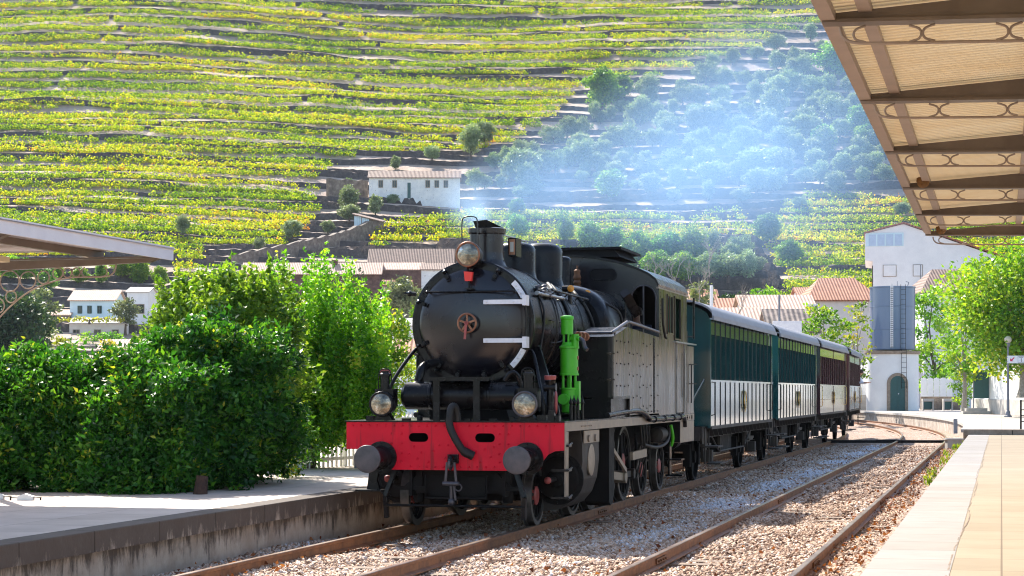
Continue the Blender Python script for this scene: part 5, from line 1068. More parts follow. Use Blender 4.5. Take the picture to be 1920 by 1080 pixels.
    for s in (-1,1):
        for y in (-3.5,3.5):
            wheel_c(s*.84,y,root)
            b=MB(); b.prism([(y-.42,.92),(y+.42,.92),(y+.14,.42),(y-.14,.42)],0,*sorted((s*1.08,s*1.12))); b.box(*sorted((s*1.05,s*1.28)),y-.11,y+.11,.38,.62); b.box(*sorted((s*1.1,s*1.18)),y-.5,y+.5,.70,.75); b.box(*sorted((s*1.1,s*1.18)),y-.32,y+.32,.66,.70); pt(b,'axle_box','underframe')
            b=MB(); b.box(*sorted((s*.78,s*.92)),y-.68,y-.56,.3,.75); pt(b,'brake_block','dull'); b=MB(); b.box(*sorted((s*.78,s*.92)),y+.56,y+.68,.3,.75); pt(b,'brake_block','dull')
        for e in (-1,1):
            b=MB(); y=e*(h-.1); b.box(*sorted((s*1.36,s*1.66)),y-.35,y+.35,.72,.75); b.box(*sorted((s*1.45,s*1.72)),y-.45,y+.35,.40,.43); b.box(*sorted((s*1.38,s*1.40)),y-.3,y-.25,.4,1.1); b.box(*sorted((s*1.38,s*1.40)),y+.2,y+.25,.4,1.1); pt(b,'step_board','underframe')
            b=MB(); b.lathe((s*.98,e*(h+.33),.98),(0,e,0),[(0,.17),(.03,.17),(.03,.1),(.22,.085),(.22,.06),(.30,.06),(.30,.2),(.33,.19),(.34,.001)],20); pt(b,'buffer','dull')
    b=MB(); b.tube(smooth([(.3,-h-.33,1.0),(.3,-h-.5,.95),(.28,-h-.55,.6),(.2,-h-.6,.45)],5),.03,8); b.tube(smooth([(-.3,h+.33,1.0),(-.3,h+.5,.95),(-.28,h+.55,.6),(-.2,h+.6,.45)],5),.03,8); pt(b,'brake_hose','rubber')
    return root
def wheel_c(x,y,root):
    s=1 if x>0 else -1; r=.48
    b=MB(); b.lathe((x-s*.05,y,r),(s,0,0),[(0,r+.028),(.03,r+.028),(.035,r),(.13,r-.004),(.135,r-.06),(.06,r-.07),(.05,.14),(.14,.12),(.14,.001)],36); b.cyl((0,y,r),(x,y,r),.07,n=10); b.build('wheel',M['dull'],root)
ca=carriage(path(0,18.1),path_ang(18),'x','teal','teald')
cm=carriage(path(0,41.2),path_ang(41.2),'x','maroon','maroond',14,10.2,True)
cl_=[('teal green wooden carriage coupled directly behind the locomotive',18.1,ca,0),('second teal green carriage between the first one and the maroon ones',29.75,ca,1),('maroon wooden carriage coupled behind the two green ones',41.4,cm,0),('last maroon carriage of the train with a passenger leaning out',53.05,cm,1)]
for lab,s_,src,cp in cl_:
    c=copy_tree(src) if cp else src; c['label']=lab
    a=path(0,s_-3.5);b_=path(0,s_+3.5); c.location=(a+b_)/2; c.rotation_euler=(0,0,math.atan2(-(b_-a).x,(b_-a).y))
# ---------------------------------------------------------------- people
skin=stdmat('skin',(.42,.22,.15),(.52,.30,.21),.5,0,8,.05,.05,.003)
def person(loc,rz,J,label,cloth,hairc,hands=True):
    """J: joints dict in local metres. continuous skinned body, hair and clothing as children"""
    me=bpy.data.meshes.new('person'); vs=[];es=[];rad=[]; ix={}
    def V_(n,p,r): ix[n]=len(vs); vs.append(p); rad.append(r); return ix[n]
    for n,p,r in J: V_(n,p,r)
    ch=[('pelvis','waist'),('waist','chest'),('chest','neck'),('neck','head'),('head','crown'),('head','nose')]
    for s in 'lr': ch+=[('chest','sh'+s),('sh'+s,'el'+s),('el'+s,'wr'+s),('wr'+s,'pa'+s),('pelvis','hip'+s),('hip'+s,'kn'+s),('kn'+s,'an'+s),('an'+s,'toe'+s)]
    es=[(ix[a],ix[b]) for a,b in ch if a in ix and b in ix]
    for s in 'lr':
        if 'pa'+s in ix:
            p=Vector(vs[ix['pa'+s]]); w_=Vector(vs[ix['wr'+s]]); d=(p-w_).normalized(); x,y,_=basis(d)
            for k in range(5):
                off=x*(k-1.5)*.02; ln=[.07,.08,.085,.075][k] if k<4 else .05
                if k==4: off=x*-.045-d*.03
                a=V_(f'f{s}{k}a',tuple(p+off+d*.02),.009); b=V_(f'f{s}{k}b',tuple(p+off*1.1+d*(.02+ln*.55)+y*.01),.008); c=V_(f'f{s}{k}c',tuple(p+off*1.1+d*(.02+ln*.85)+y*.03),.007)
                es+= [(ix['pa'+s],a),(a,b),(b,c)]
    me.from_pydata(vs,es,[]); me.materials.append(skin); o=bpy.data.objects.new('person',me); col.objects.link(o)
    m=o.modifiers.new('skin','SKIN'); me.skin_vertices.new(name='') if not me.skin_vertices else None
    for i,r in enumerate(rad): me.skin_vertices[0].data[i].radius=(r,r*.85)
    me.skin_vertices[0].data[0].use_root=True
    sb_=o.modifiers.new('s','SUBSURF'); sb_.levels=2; sb_.render_levels=2
    o.location=loc; o.rotation_euler=(0,0,rz); tag(o,label,'person')
    g=dict((n,Vector(p)) for n,p,r in J)
    b=MB(); P_=[g['pelvis'],g['waist'],g['chest'],g['chest'].lerp(g['neck'],.6)]; b.tube(P_,.16,14,rs=[.17,.165,.18,.085])
    for s in 'lr': b.tube([g['chest'].lerp(g['sh'+s],.4),g['sh'+s],g['el'+s],g['el'+s].lerp(g['wr'+s],.75)],.06,10,rs=[.09,.075,.058,.045])
    b.build('shirt',cloth,o)
    b=MB(); 
    for s in 'lr': b.tube([g['pelvis']+Vector((0,0,.04)),g['hip'+s],g['kn'+s],g['an'+s]],.09,10,rs=[.13,.1,.075,.06])
    b.build('trousers',M['rubber'],o)
    hd=g['head']; cr=g['crown']; d=(cr-g['neck']).normalized()
    b=MB(); b.dome(hd+d*.02+Vector((0,.02,0)),d,[(-.03,.095),(.04,.104),(.09,.085),(.12,.04),(.13,.001)],16); b.build('hair',hairc,o)
    n_=(g['nose']-hd).normalized(); x,y,_=basis(n_); 
    for sg in (-1,1): b=MB(); b.dome(hd+n_*.078+x*sg*.033+d*.02,n_,[(0,.011),(.006,.008),(.009,.001)],8); b.build('eye',M['rubber'],o)
    b=MB(); b.bar(hd+n_*.082-d*.05-x*.022,hd+n_*.082-d*.05+x*.022,.008,.008); b.build('mouth',M['redpart'],o)
    return o
def standing(lean=0,arms='rest'):
    J=[('pelvis',(0,0,.95),.13),('waist',(0,-.02-lean*.1,1.1),.12),('chest',(0,-.04-lean*.3,1.35),.14),('neck',(0,-.05-lean*.42,1.52),.055),('head',(0,-.06-lean*.48,1.63),.085),('crown',(0,-.05-lean*.5,1.72),.075),('nose',(0,-.15-lean*.5,1.62),.02)]
    for s,n in ((-1,'l'),(1,'r')):
        J+=[('sh'+n,(s*.19,-.04-lean*.3,1.42),.06),('hip'+n,(s*.1,0,.9),.09),('kn'+n,(s*.11,-.02,.5),.06),('an'+n,(s*.11,.02,.09),.04),('toe'+n,(s*.12,-.15,.04),.035)]
        if arms=='sill': J+=[('el'+n,(s*.26,-.2-lean*.3,1.18),.045),('wr'+n,(s*.2,-.42-lean*.3,1.2),.03),('pa'+n,(s*.18,-.50-lean*.3,1.2),.032)]
        else: J+=[('el'+n,(s*.24,-.1,1.12),.045),('wr'+n,(s*.2,-.3,1.1),.03),('pa'+n,(s*.18,-.38,1.1),.032)]
    return J
shirtw=stdmat('pale_shirt',(.55,.62,.75),(.7,.76,.85),.8); hairb=stdmat('dark_hair',(.015,.01,.008),(.04,.025,.018),.6)
overalls=stdmat('navy_overalls',(.015,.02,.05),(.03,.04,.08),.8)
person(L(1.02,7.65,1.47),-TH,standing(0),'driver in dark overalls standing inside the locomotive cab',overalls,hairb)
pp=path(1.12,58.45,1.0); person(pp,path_ang(58.4)+R(75),standing(.8,'sill'),'passenger in a pale shirt leaning out at the end of the last maroon carriage',shirtw,hairb)
# ---------------------------------------------------------------- station canopies
cornew=stdmat('corrugated_sheet',(.74,.58,.36),(.86,.70,.46),.55,0,1.5,.08,.05,.01)
beamm=stdmat('brown_canopy_paint',(.14,.105,.08),(.20,.155,.12),.5,0,3,.08,.1,.006)
beaml=stdmat('light_brown_canopy_paint',(.34,.25,.19),(.46,.35,.28),.5,0,3,.08,.1,.006)
paleg=stdmat('pale_canopy_paint',(.70,.64,.64),(.80,.75,.74),.5,0,2,.08,.1,.006)
sheetm,_nt,_o=newmat('cream_corrugated_sheet'); _d=_nt.nodes.new('ShaderNodeBsdfDiffuse'); _d.inputs[0].default_value=(.86,.72,.50,1); _t=_nt.nodes.new('ShaderNodeBsdfTranslucent'); _m=_nt.nodes.new('ShaderNodeMixShader'); _m.inputs[0].default_value=.06
_n=noise(_nt,tc(_nt,1),.8,6,.7); _c=ramp(_nt,_n,[(.3,(.84,.68,.44)),(.7,(.92,.82,.62))])
_nt.links.new(_c.outputs[0],_d.inputs[0]); _nt.links.new(_c.outputs[0],_t.inputs[0]); _nt.links.new(_d.outputs[0],_m.inputs[1]); _nt.links.new(_t.outputs[0],_m.inputs[2]); _nt.links.new(_m.outputs[0],_o.inputs[0])
def canopy_r():
    root=empty('platform_canopy',L(5.77,-4,0),-TH,'brown steel platform canopy with a cream corrugated roof on the right','canopy')
    def pt(mb,nm,m,par=None): return mb.build(nm,m,par or root)
    V0,V1=-12,14.7; WD=7.0   # local y, x from the eave inward
    zr=lambda x: 4.66+.065*x
    b=MB(); ys=[]; [ys.extend((y_,y_+.085,y_+.095,y_+.118)) for y_ in np.arange(V0,V1-.1,.128)]; top=[];bot=[]
    for i,y in enumerate(ys):
        dz=(-.03,-.03,.045,.045)[i%4]
        for X_,lst in ((-.05,top),(WD,bot)): lst.append((X_,y,zr(X_)+.07+dz))
    n=len(ys); b.add(top+bot,[(i,i+1,n+i+1,n+i) for i in range(n-1)])
    pt(b,'roof_sheet',sheetm)
    b=MB(); b.box(-.10,.0,V0,V1,4.60,4.67); b.box(-.13,-.09,V0,V1,4.64,4.78); b.box(-.16,-.12,V0,V1,4.75,4.80); pt(b,'fascia',beaml)
    for x in (.22,1.5,2.9,4.3,5.7):
        b=MB(); b.box(x-.05,x+.05,V0,V1-.05,zr(x)-.02,zr(x)+.04); pt(b,'purlin',beaml)
    for k in range(-1,6):
        y=-9.6+4.06*k+4
        if k==5: y=10.7+4-.05
        b=MB(); z0=4.57
        b.add([(-.06,y-.05,4.60),(WD,y-.05,4.44),(WD,y+.05,4.44),(-.06,y+.05,4.60),(-.06,y-.05,4.655),(WD,y-.05,zr(WD)),(WD,y+.05,zr(WD)),(-.06,y+.05,4.655)],[(3,2,1,0),(4,5,6,7),(0,1,5,4),(1,2,6,5),(2,3,7,6),(3,0,4,7)])
        b.add([(-.1,y-.09,4.585),(WD,y-.09,4.425),(WD,y+.09,4.425),(-.1,y+.09,4.585),(-.1,y-.09,4.61),(WD,y-.09,4.45),(WD,y+.09,4.45),(-.1,y+.09,4.61)],[(3,2,1,0),(4,5,6,7),(0,1,5,4),(1,2,6,5),(2,3,7,6),(3,0,4,7)])
        bm=pt(b,'beam',beamm)
        # scroll work under the beam
        zt=lambda x: 4.57-.023*x
        b=MB(); pts=[(.03,y,zt(0)-.01),(.05,y,zt(0)-.08),(.12,y,zt(.1)-.125)]+[(x,y,zt(x)-.135-.006*math.sin(x)) for x in (.3,.7,1.2,1.8,2.4,3.0,4.0)]
        b.tube(smooth(pts,5),.013,6)
        xs=.13
        for i in range(5):
            w_=.62 if i else .5; a=xs; c=xs+w_; r=.062
            for xx,sg in ((a,1),(c,-1)):
                b.tube(smooth([(xx+sg*.09,y,zt(xx)-.005),(xx+sg*.02,y,zt(xx)-.03),(xx,y,zt(xx)-.068),(xx+sg*.02,y,zt(xx)-.108),(xx+sg*.09,y,zt(xx)-.13)],4),.010,5)
            xs=c+.012
        pt(b,'scroll_bracket',beaml,bm)
    for y in (-9.6+4.06*1+4,-9.6+4.06*3+4,10.6+4):
        b=MB(); b.lathe((5.5,y,HR),(0,0,1),[(0,.16),(.3,.15),(.35,.10),(3.9,.085),(4.1,.14)],16); pt(b,'column',beaml)
    return root
canopy_r()
nest=stdmat('mud_nest',(.18,.09,.03),(.34,.18,.06),.9,0,12,.05,.8,.02)
for v_ in (2.55,10.5):
    b=MB(); b.dome((0,0,0),(0,0,1),[(-.09,.001),(-.08,.045),(-.05,.075),(.0,.09),(.05,.085),(.07,.04)],14); o=b.build('bird_nest',nest); o.location=L(5.95,v_-.2,4.66); tag(o,'brown mud bird nest tucked under the canopy edge by the '+('fourth beam' if v_<5 else 'farthest beam'),'bird nest','nests under the canopy')
def canopy_l():
    c=L(-3.72,-.59,.10); root=empty('platform_canopy',c,-TH,'pale grey platform canopy end with a curved iron bracket on the left','canopy')
    def pt(mb,nm,m,par=None): return mb.build(nm,m,par or root)
    WD=5.2; V0=-12
    zr=lambda x: 3.60-.045*x   # x positive inward (towards -local x)
    # fascia along the eave, gutter lip, end fascia
    b=MB(); b.box(-.03,.0,V0,0,3.455,3.60); b.box(-.2,.02,V0,.02,3.600,3.612); pt(b,'fascia',paleg)
    b=MB(); b.add([(-WD,-.02,3.66),(.02,-.02,3.60),(.02,V0,3.60),(-WD,V0,3.66),(-WD,-.02,3.69),(.02,-.02,3.63),(.02,V0,3.63),(-WD,V0,3.69)],[(0,1,2,3),(7,6,5,4),(0,4,5,1),(1,5,6,2)]); pt(b,'roof_sheet',cornew if False else paleg)
    b=MB()
    for y in np.arange(V0,-.1,.16): b.box(-WD,-.06,y,y+.03,3.585,3.60)
    pt(b,'roof_batten',paleg)
    for y in (-.35,-4.3,-8.3):
        b=MB(); b.add([(-.17,y-.05,3.41),(-WD,y-.05,3.23),(-WD,y+.05,3.23),(-.17,y+.05,3.41),(-.03,y-.05,3.46),(-WD,y-.05,3.46),(-WD,y+.05,3.46),(-.03,y+.05,3.46)],[(0,1,2,3),(7,6,5,4),(0,4,5,1),(1,5,6,2),(2,6,7,3),(3,7,4,0)]); b.box(-WD,-.15,y-.08,y+.08,3.47,3.485); bm=pt(b,'beam',beamm)
        b=MB(); pts=[(-.66,y,3.39),(-.70,y,3.28),(-.85,y,3.23),(-1.32,y,3.225),(-1.67,y,3.15),(-1.94,y,3.04),(-2.16,y,2.89),(-2.37,y,2.70),(-2.55,y,2.45),(-2.66,y,2.2)]
        b.tube(smooth(pts,6),.011,6)
        for x,z,r in ((-1.24,3.295,.06),(-1.37,3.29,.062),(-1.51,3.285,.072),(-1.72,3.235,.085),(-1.95,3.20,.115),(-2.22,3.19,.14),(-2.20,2.98,.08),(-2.40,2.86,.10),(-2.52,2.66,.06),(-2.45,3.10,.08)): b.torus((x,y,z),(0,1,0),r,.009,24,6)
        b.tube(smooth([(-1.12,y,3.36),(-1.16,y,3.30),(-1.12,y,3.24),(-.97,y,3.235),(-.83,y,3.24),(-.79,y,3.30),(-.83,y,3.36)],4),.009,6)
        pt(b,'scroll_bracket',beaml,bm)
        b=MB(); b.lathe((-2.7,y,HL),(0,0,1),[(0,.16),(.3,.15),(.35,.09),(2.95,.08)],16); pt(b,'column',beaml)
    for x in (-1.0,-2.6): b=MB(); b.box(x-.04,x+.04,V0,-.1,3.49,3.582); pt(b,'purlin',beamm)
    b=MB(); b.box(-2.6,-1.75,-1.6,-1.2,3.38,3.45); pt(b,'lamp_tray',cornew)
    return root
canopy_l()
# ---------------------------------------------------------------- water tower
wt=empty('water_tower',(26.05,131.5,HF),0,'water tower with a blue grey cylindrical tank on a round white base','water tower')
def pt(mb,nm,m,par=None,bev=0): return mb.build(nm,M[m] if isinstance(m,str) else m,par or wt,bev)
b=MB(); b.lathe((0,0,0),(0,0,1),[(-.5,1.78),(0,1.78),(3.86,1.76)],48,False); base=pt(b,'base','whitewash')
b=MB(); b.lathe((0,0,3.84),(0,0,1),[(0,1.70),(0,1.86),(.12,1.90),(.22,1.90),(.26,1.5)],48,False); b.lathe((0,0,4.09),(0,0,1),[(0,1.88),(.0,.0)],48,False); pt(b,'ledge','granite')
b=MB(); b.lathe((-.0,0,4.16),(0,0,1),[(0,1.50),(0,1.56),(.05,1.56),(.05,1.53),(1.35,1.53),(1.36,1.55),(1.40,1.55),(1.41,1.53),(2.9,1.53),(2.91,1.55),(2.95,1.55),(2.96,1.53),(4.2,1.53),(4.22,1.57),(4.3,1.57),(4.3,1.5),(4.2,.0)],64,False)
pass
tk=pt(b,'tank','tankblue')
b=MB(); b.box(-.44,-.25,-1.57,-1.50,4.3,8.5); pt(b,'level_gauge','white',tk)
b=MB(); [b.box(-.43,-.26,-1.58,-1.569,4.35+.14*i,4.40+.14*i) for i in range(29)]; b.box(-.35,-.33,-1.60,-1.57,4.3,8.6); pt(b,'gauge_marks','greypaint',tk)
b=MB()
for x in (.25,.58): b.cyl((x,-1.86,1.5),(x,-1.86,4.1),.016,n=6); b.cyl((x,-1.62,4.1),(x,-1.62,8.55),.016,n=6); b.cyl((x,-1.86,4.1),(x,-1.95,4.15),.016,n=6)
for z in np.arange(1.6,8.5,.33): y=-1.86 if z<4.1 else -1.62; b.cyl((.25,y,z),(.58,y,z),.013,n=6)
pt(b,'ladder','black')
b=MB(); q=[(x,z) for x,z in arcpts(0,1.86,.70,0,180,12)]; q2=arcpts(0,1.86,.50,180,0,12); b.prism([(.70,0)]+q+[(-.70,0),(-.50,0)]+q2+[(.50,0)],1,-1.84,-1.60); pt(b,'door_frame','granite')
b=MB(); b.prism([(.50,0)]+arcpts(0,1.86,.50,0,180,12)+[(-.50,0)],1,-1.79,-1.70); b.box(-.008,.008,-1.80,-1.79,0,2.3); dr=pt(b,'door','darkteal'); b=MB(); b.dome((.06,-1.80,1.15),(0,-1,0),[(0,.05),(.03,.03),(.04,.001)],10); pt(b,'door_knob','white',dr)
b=MB(); b.tube([(.9,-.6,8.4),(1.0,-.6,8.75),(.8,-.6,8.8)],.03,6); b.cyl((.5,.8,8.4),(.5,.8,8.9),.02,n=6); pt(b,'top_pipe','greypaint')
# ---------------------------------------------------------------- picket fences and low walls on the far platform
def fence(p0,p1,h,label,z0=HF+.75,pw=.30,gap=.03,base=True,zb=None,group='white picket fences',rails=True):
    p0=Vector(p0);p1=Vector(p1); d=p1-p0; n=max(2,int(d.length/(pw+gap))); d.normalize(); nn=Vector((d.y,-d.x,0)); 
    if nn.y>0: nn=-nn
    rz=math.atan2(d.y,d.x); root=empty('picket_fence',(p0.x,p0.y,z0),rz,label,'fence',group)
    pw=(p1-p0).length/n-gap
    pm=MB(); 
    q=[(-pw/2,0),(pw/2,0),(pw/2,h-.10),(pw*.28,h-.05),(0,h),(-pw*.28,h-.05),(-pw/2,h-.10)]; pm.prism(q,1,-.05,-.02)
    for zz in (.18,h-.32): pm.rivets([(0,-.05,zz)],.03)
    me=None
    for i in range(n):
        if me is None: o=pm.build('picket',M['fencewhite'],root); me=o
        else: o=me.copy(); col.objects.link(o); o.parent=root
        o.location=((i+.5)*(pw+gap),0,0)
    if rails:
        b=MB(); [b.box(0,(p1-p0).length,-.02,.03,z,z+.08) for z in (.15,h-.36)]; b.build('rail',M['fencewhite'],root)
    return root
def lowwall(p0,p1,h,label,z0=HF,mat='concrete',th=.25):
    mb=MB(); mb.bar((p0[0],p0[1],z0+h/2),(p1[0],p1[1],z0+h/2),th,h); return tag(mb.build('low_wall',M[mat],None,.015),label,'wall')
A1=at(1560,770,133);A2=at(1632,770,134); lowwall(A1,A2,1.05,'low rendered wall left of the water tower'); fence((A1.x,A1.y,0),(A2.x,A2.y,0),2.0,'white picket fence on the wall between the train and the water tower',HF+1.06)
A1=at(1726,770,136);A2=at(1786,770,136); fence((A1.x,A1.y-.0,0),(A2.x,A2.y,0),1.35,'white picket fence panel just right of the water tower',HF+.95,.36)
lowwall(at(1726,770,136.4),at(1800,770,136.4),.95,'dark low wall behind the two bench supports',HF,'oldstone')
A1=at(1825,770,118);A2=at(1990,770,92); lowwall(A1,A2,.85,'pale rendered low wall under the right hand fence'); fence((A1.x,A1.y,0),(A2.x,A2.y,0),1.75,'long white picket fence running to the right edge',HF+.86,.33)
A3=Vector((58,84,0)); b=MB(); b.bar((A2.x+.1,A2.y,1.6),(A3.x,A3.y,1.6),.3,3.0); tag(b.build('reflection_wall',M['whitewash']),'unseen whitewashed wall added past the right edge for pale reflections','wall')  # out of view, added so carriage and tank sides reflect something pale
for i_,X0 in enumerate((29,34,39.5,45,50.5,56)): big(960+3600*(X0-3.2)/96,960+3600*(X0+3.2)/96,470,700,96,16,FOL['plane'],['first','second','third','fourth','fifth','last'][i_]+' unseen plane tree added behind the white wall past the right edge',.3,120,'plane_tree',seed=60+i_,grp='unseen plane trees added behind the white wall',bark='bark_pale')  # out of view, added so the upper carriage panels reflect green
for i,(px0,px1) in enumerate(((1729,1750),(1768,1786))):
    p=at((px0+px1)/2,770,132.5); w_=(px1-px0)/FPX*132.5
    r0=empty('bench',(p.x,p.y,HF),0,'small concrete bench '+('beside the water tower base' if i==0 else 'farther right of the water tower base'),'bench','concrete benches')
    b=MB(); b.box(-w_/2,w_/2,-.2,.25,.62,.80); b.build('seat',M['concrete'],r0,.01)
    for s in (-1,1): b=MB(); b.box(s*w_/2-.09*(s>0)-0,s*w_/2+.09*(s<0),-.15,.2,0,.62); b.build('leg',M['concrete'],r0)
    b=MB(); b.box(-w_/2+.1,w_/2-.1,0,.1,.1,.6); b.build('panel',M['darkteal'],r0)
nb=at(1840,766,112); r0=empty('notice_board',(nb.x,nb.y,HF),R(-6),'dark green notice board standing between ivy and the white fence','notice board')
b=MB(); b.box(-.42,.42,-.03,.03,.9,2.55); b.build('board',M['darkteal'],r0)
for s in (-1,1): b=MB(); b.box(s*.45-.03,s*.45+.03,-.03,.03,0,2.6); b.build('post',M['greypaint'],r0)
for i,(w_,h_) in enumerate(((1.6,.17),(1.2,.34))):
    p=at(1832,768,110+i*.5); b=MB(); b.box(-w_/2,w_/2,0,.5,0,h_); o=b.build('platform_step',M['concrete']); o.location=(p.x,p.y,HF); tag(o,('wide lower' if i==0 else 'narrow upper')+' concrete step in front of the notice board','step','steps by the notice board')
# lamps on posts
globe=stdmat('opal_globe',(.55,.50,.40),(.62,.57,.46),.25,0,2,.05,0)
def lamppost(px,pyb,Y,H,r,label):
    p=at(px,pyb,Y); r0=empty('street_lamp',(p.x,p.y,HF),0,label,'street lamp','globe lamps')
    b=MB(); b.lathe((0,0,0),(0,0,1),[(0,.20),(.06,.20),(.10,.13),(.3,.10),(.32,.075),(H*.55,.06),(H*.56,.08),(H*.58,.055),(H-.2,.05),(H-.15,.09),(H-.05,.12),(H,.10)],16); b.build('post',M['greypaint'],r0)
    b=MB(); b.dome((0,0,H+r*.92),(0,0,1),[(-r*math.cos(t),max(.001,r*math.sin(t))) for t in np.linspace(.0,math.pi,14)],20); b.build('globe',globe,r0)
lamppost(1890,782,97.3,3.75,.19,'grey lamp post with a cream globe holding the platform sign')
lamppost(1812,770,120,3.6,.20,'lamp with a cream globe half swallowed by the plane tree')
# platform sign with arrow and number 1
sp0=at(1900,674,96.5); r0=empty('platform_sign',(sp0.x,sp0.y,sp0.z),0,'white platform sign with a red arrow and the number 1','sign')
b=MB(); b.box(-.30,1.5,-.03,.03,-.19,.19); b.build('board',M['white'],r0)
ar=stdmat('sign_red',(.55,.02,.08),(.6,.03,.1),.5)
b=MB(); b.prism([(-.17,-.09),(-.01,-.09),(-.06,-.04),(.06,.08),(.02,.12),(-.10,0),(-.17,.06)],1,-.036,-.03); b.build('arrow',ar,r0)
b=MB(); 
for x0,x1,z0_,z1_ in ((.22,.56,.145,.155),(.22,.56,-.155,-.145),(.22,.23,-.145,.145),(.55,.56,-.145,.145)): b.box(x0,x1,-.034,-.03,z0_,z1_)
b.build('frame_line',M['rubber'],r0)
def text(s,size,m,par,loc,name='lettering',rot=(R(90),0,0)):
    c=bpy.data.curves.new(name,'FONT'); c.body=s; c.size=size; c.align_x='CENTER'; c.align_y='CENTER'; c.extrude=.002; t=bpy.data.objects.new(name,c); col.objects.link(t); t.data.materials.append(m); t.parent=par; t.location=loc; t.rotation_euler=rot
    dg=bpy.context.evaluated_depsgraph_get(); me=bpy.data.meshes.new_from_object(t.evaluated_get(dg)); o=bpy.data.objects.new(name,me); col.objects.link(o); o.parent=par; o.location=loc; o.rotation_euler=rot; bpy.data.objects.remove(t); return o
text('1',.26,M['rubber'],r0,(.39,-.035,-.045)); text('Linha',.09,M['rubber'],r0,(.39,-.035,.11))
b=MB(); b.cyl((-.38,0,-.1),(-.30,0,-.1),.02,n=6); b.cyl((-.38,0,.1),(-.30,0,.1),.02,n=6); b.build('bracket',M['greypaint'],r0)
# railing by the step at right edge
p=L(7.62,43.4,HF); r0=empty('railing',(p.x,p.y,HF),-TH,'dark metal railing at the right edge of the far platform','railing')
b=MB()
for x in (0,1.6,3.2): b.box(x-.03,x+.03,-.03,.03,0,1.0)
for z in (.25,.45,.65,.95): b.box(0,3.2,-.015,.015,z,z+.03)
b.build('rails',M['black'],r0)
p=at(1797,805,65.6); b=MB(); b.box(-.06,.06,-.05,.05,-.15,.35); o=b.build('marker_post',M['greypaint']); o.location=(p.x-.1,p.y,HF); tag(o,'short dark post at the corner of the far platform wall','post')
p=at(1788,818,64.5); b=MB(); b.box(-.25,.25,-.2,.2,-.4,.0); b.box(-.3,.3,-.25,.25,0,.05); o=b.build('concrete_block',M['concrete']); o.location=(p.x,p.y,.2); tag(o,'small concrete block at the end of the far platform wall','block')
# ---------------------------------------------------------------- buildings at right
Y=185; sc=Y/FPX
p=at(1636,532,Y); r0=empty('white_building',(p.x,Y,0),-R(10.8),'large white building with a glazed top floor bay behind the water tower','building')
def X_(px): return (px-1636)*sc
def Z_(py): return CAMZ+(HY-py)*sc
b=MB(); q=[(X_(1636),-1),(X_(1872),-1),(X_(1872),Z_(487)),(X_(1693),Z_(421)),(X_(1622),Z_(438)),(X_(1622),Z_(488)),(X_(1636),Z_(490))]
b.prism(q,1,0,11); b.build('wall',M['whitewash'],r0)
b=MB()
for (xa,za),(xb,zb) in (((X_(1620),Z_(438)),(X_(1693),Z_(420))),((X_(1693),Z_(420)),(X_(1876),Z_(486)))): b.add([(xa,-.25,za),(xb,-.25,zb),(xb,11.2,zb),(xa,11.2,za),(xa,-.25,za+.15),(xb,-.25,zb+.15),(xb,11.2,zb+.15),(xa,11.2,za+.15)],[(3,2,1,0),(4,5,6,7),(0,1,5,4),(1,2,6,5),(2,3,7,6),(3,0,4,7)])
b.build('roof',M['tile'],r0)
b=MB(); b.box(X_(1624),X_(1693),-.06,.02,Z_(462),Z_(437)); wv=b.build('glazed_bay',M['bluewash'],r0)
for i in range(4): b=MB(); b.box(X_(1629+16*i),X_(1642+16*i),-.08,-.06,Z_(461),Z_(440)); b.build('pane',stdmat('pale_glass',(.35,.45,.6),(.45,.55,.7),.15),wv)
for px0,px1 in ((1655,1680),(1710,1728)): b=MB(); b.box(X_(px0),X_(px1),-.05,.02,Z_(519),Z_(497)); wv=b.build('window',M['granite'],r0); b=MB(); b.box(X_(px0)+.06,X_(px1)-.06,-.08,-.05,Z_(518),Z_(498)); b.build('shutter',M['whitewash'],wv)
b=MB(); b.cyl((X_(1724),-.1,Z_(600)),(X_(1724),-.1,Z_(497)),.04,n=6); b.build('downpipe',M['greypaint'],r0)
b=MB(); b.tube([(X_(1871),-.1,Z_(486)),(X_(1862),-.15,Z_(492)),(X_(1862),-.15,Z_(600))],.05,6); b.build('downpipe',M['greypaint'],r0)
def hip(label,px0,px1,pye,pyr,Y,D,roof,wall,**k):
    sc=Y/FPX; p=at((px0+px1)/2,pye,Y); rise=(pye-pyr)*sc; sl=(HY-pyr)/FPX; RH=rise+sl*D/2*.0+(HY-pyr)/FPX*D/2
    return house(label,(p.x,Y,-1),0,(px1-px0)*sc,D,p.z+1,RH,wall,roof,side=k.pop('side','hip'),**k)
hip('house with a weathered tiled roof right of the water tank',1732,1880,548,508,165,9,M['tileold'],M['whitewash'])
hip('house with a bright terracotta hipped roof left of the water tank',1518,1650,562,524,172,9,M['tile'],M['pinkwash'])
hip('small white house with a pink roof behind the plane tree',1500,1545,556,541,215,6,M['tile'],M['whitewash'],side='gable')
hip('long pale warehouse with a faded tiled roof behind the carriages',1400,1530,592,556,150,9,M['tilepale'],M['whitewash'],side='gable',chim=(2.7,2,9.6))
hip('white shed with patchy dark roof tiles above the carriages',1447,1530,620,583,128,5,M['tiledark'],M['whitewash'],side='gable')
hip('yellow cream house with shutters above the first carriage',1370,1450,612,580,140,7,M['tilepale'],stone('cream_render',[(.25,(.60,.52,.36)),(.7,(.72,.64,.46))],.6),side='gable')
hip('low house with a pale red roof above the first carriage',1318,1400,590,562,158,8,M['tile'],M['pinkwash'],side='gable')
hip('dark red house behind the cab roof',1290,1345,575,545,170,7,M['tile'],stone('dark_red_render',[(.25,(.22,.04,.04)),(.7,(.34,.08,.07))],.6),side='gable',windows=[(-.6,8.2,.7,1.1,'f'),(.7,8.2,.7,1.1,'f')])
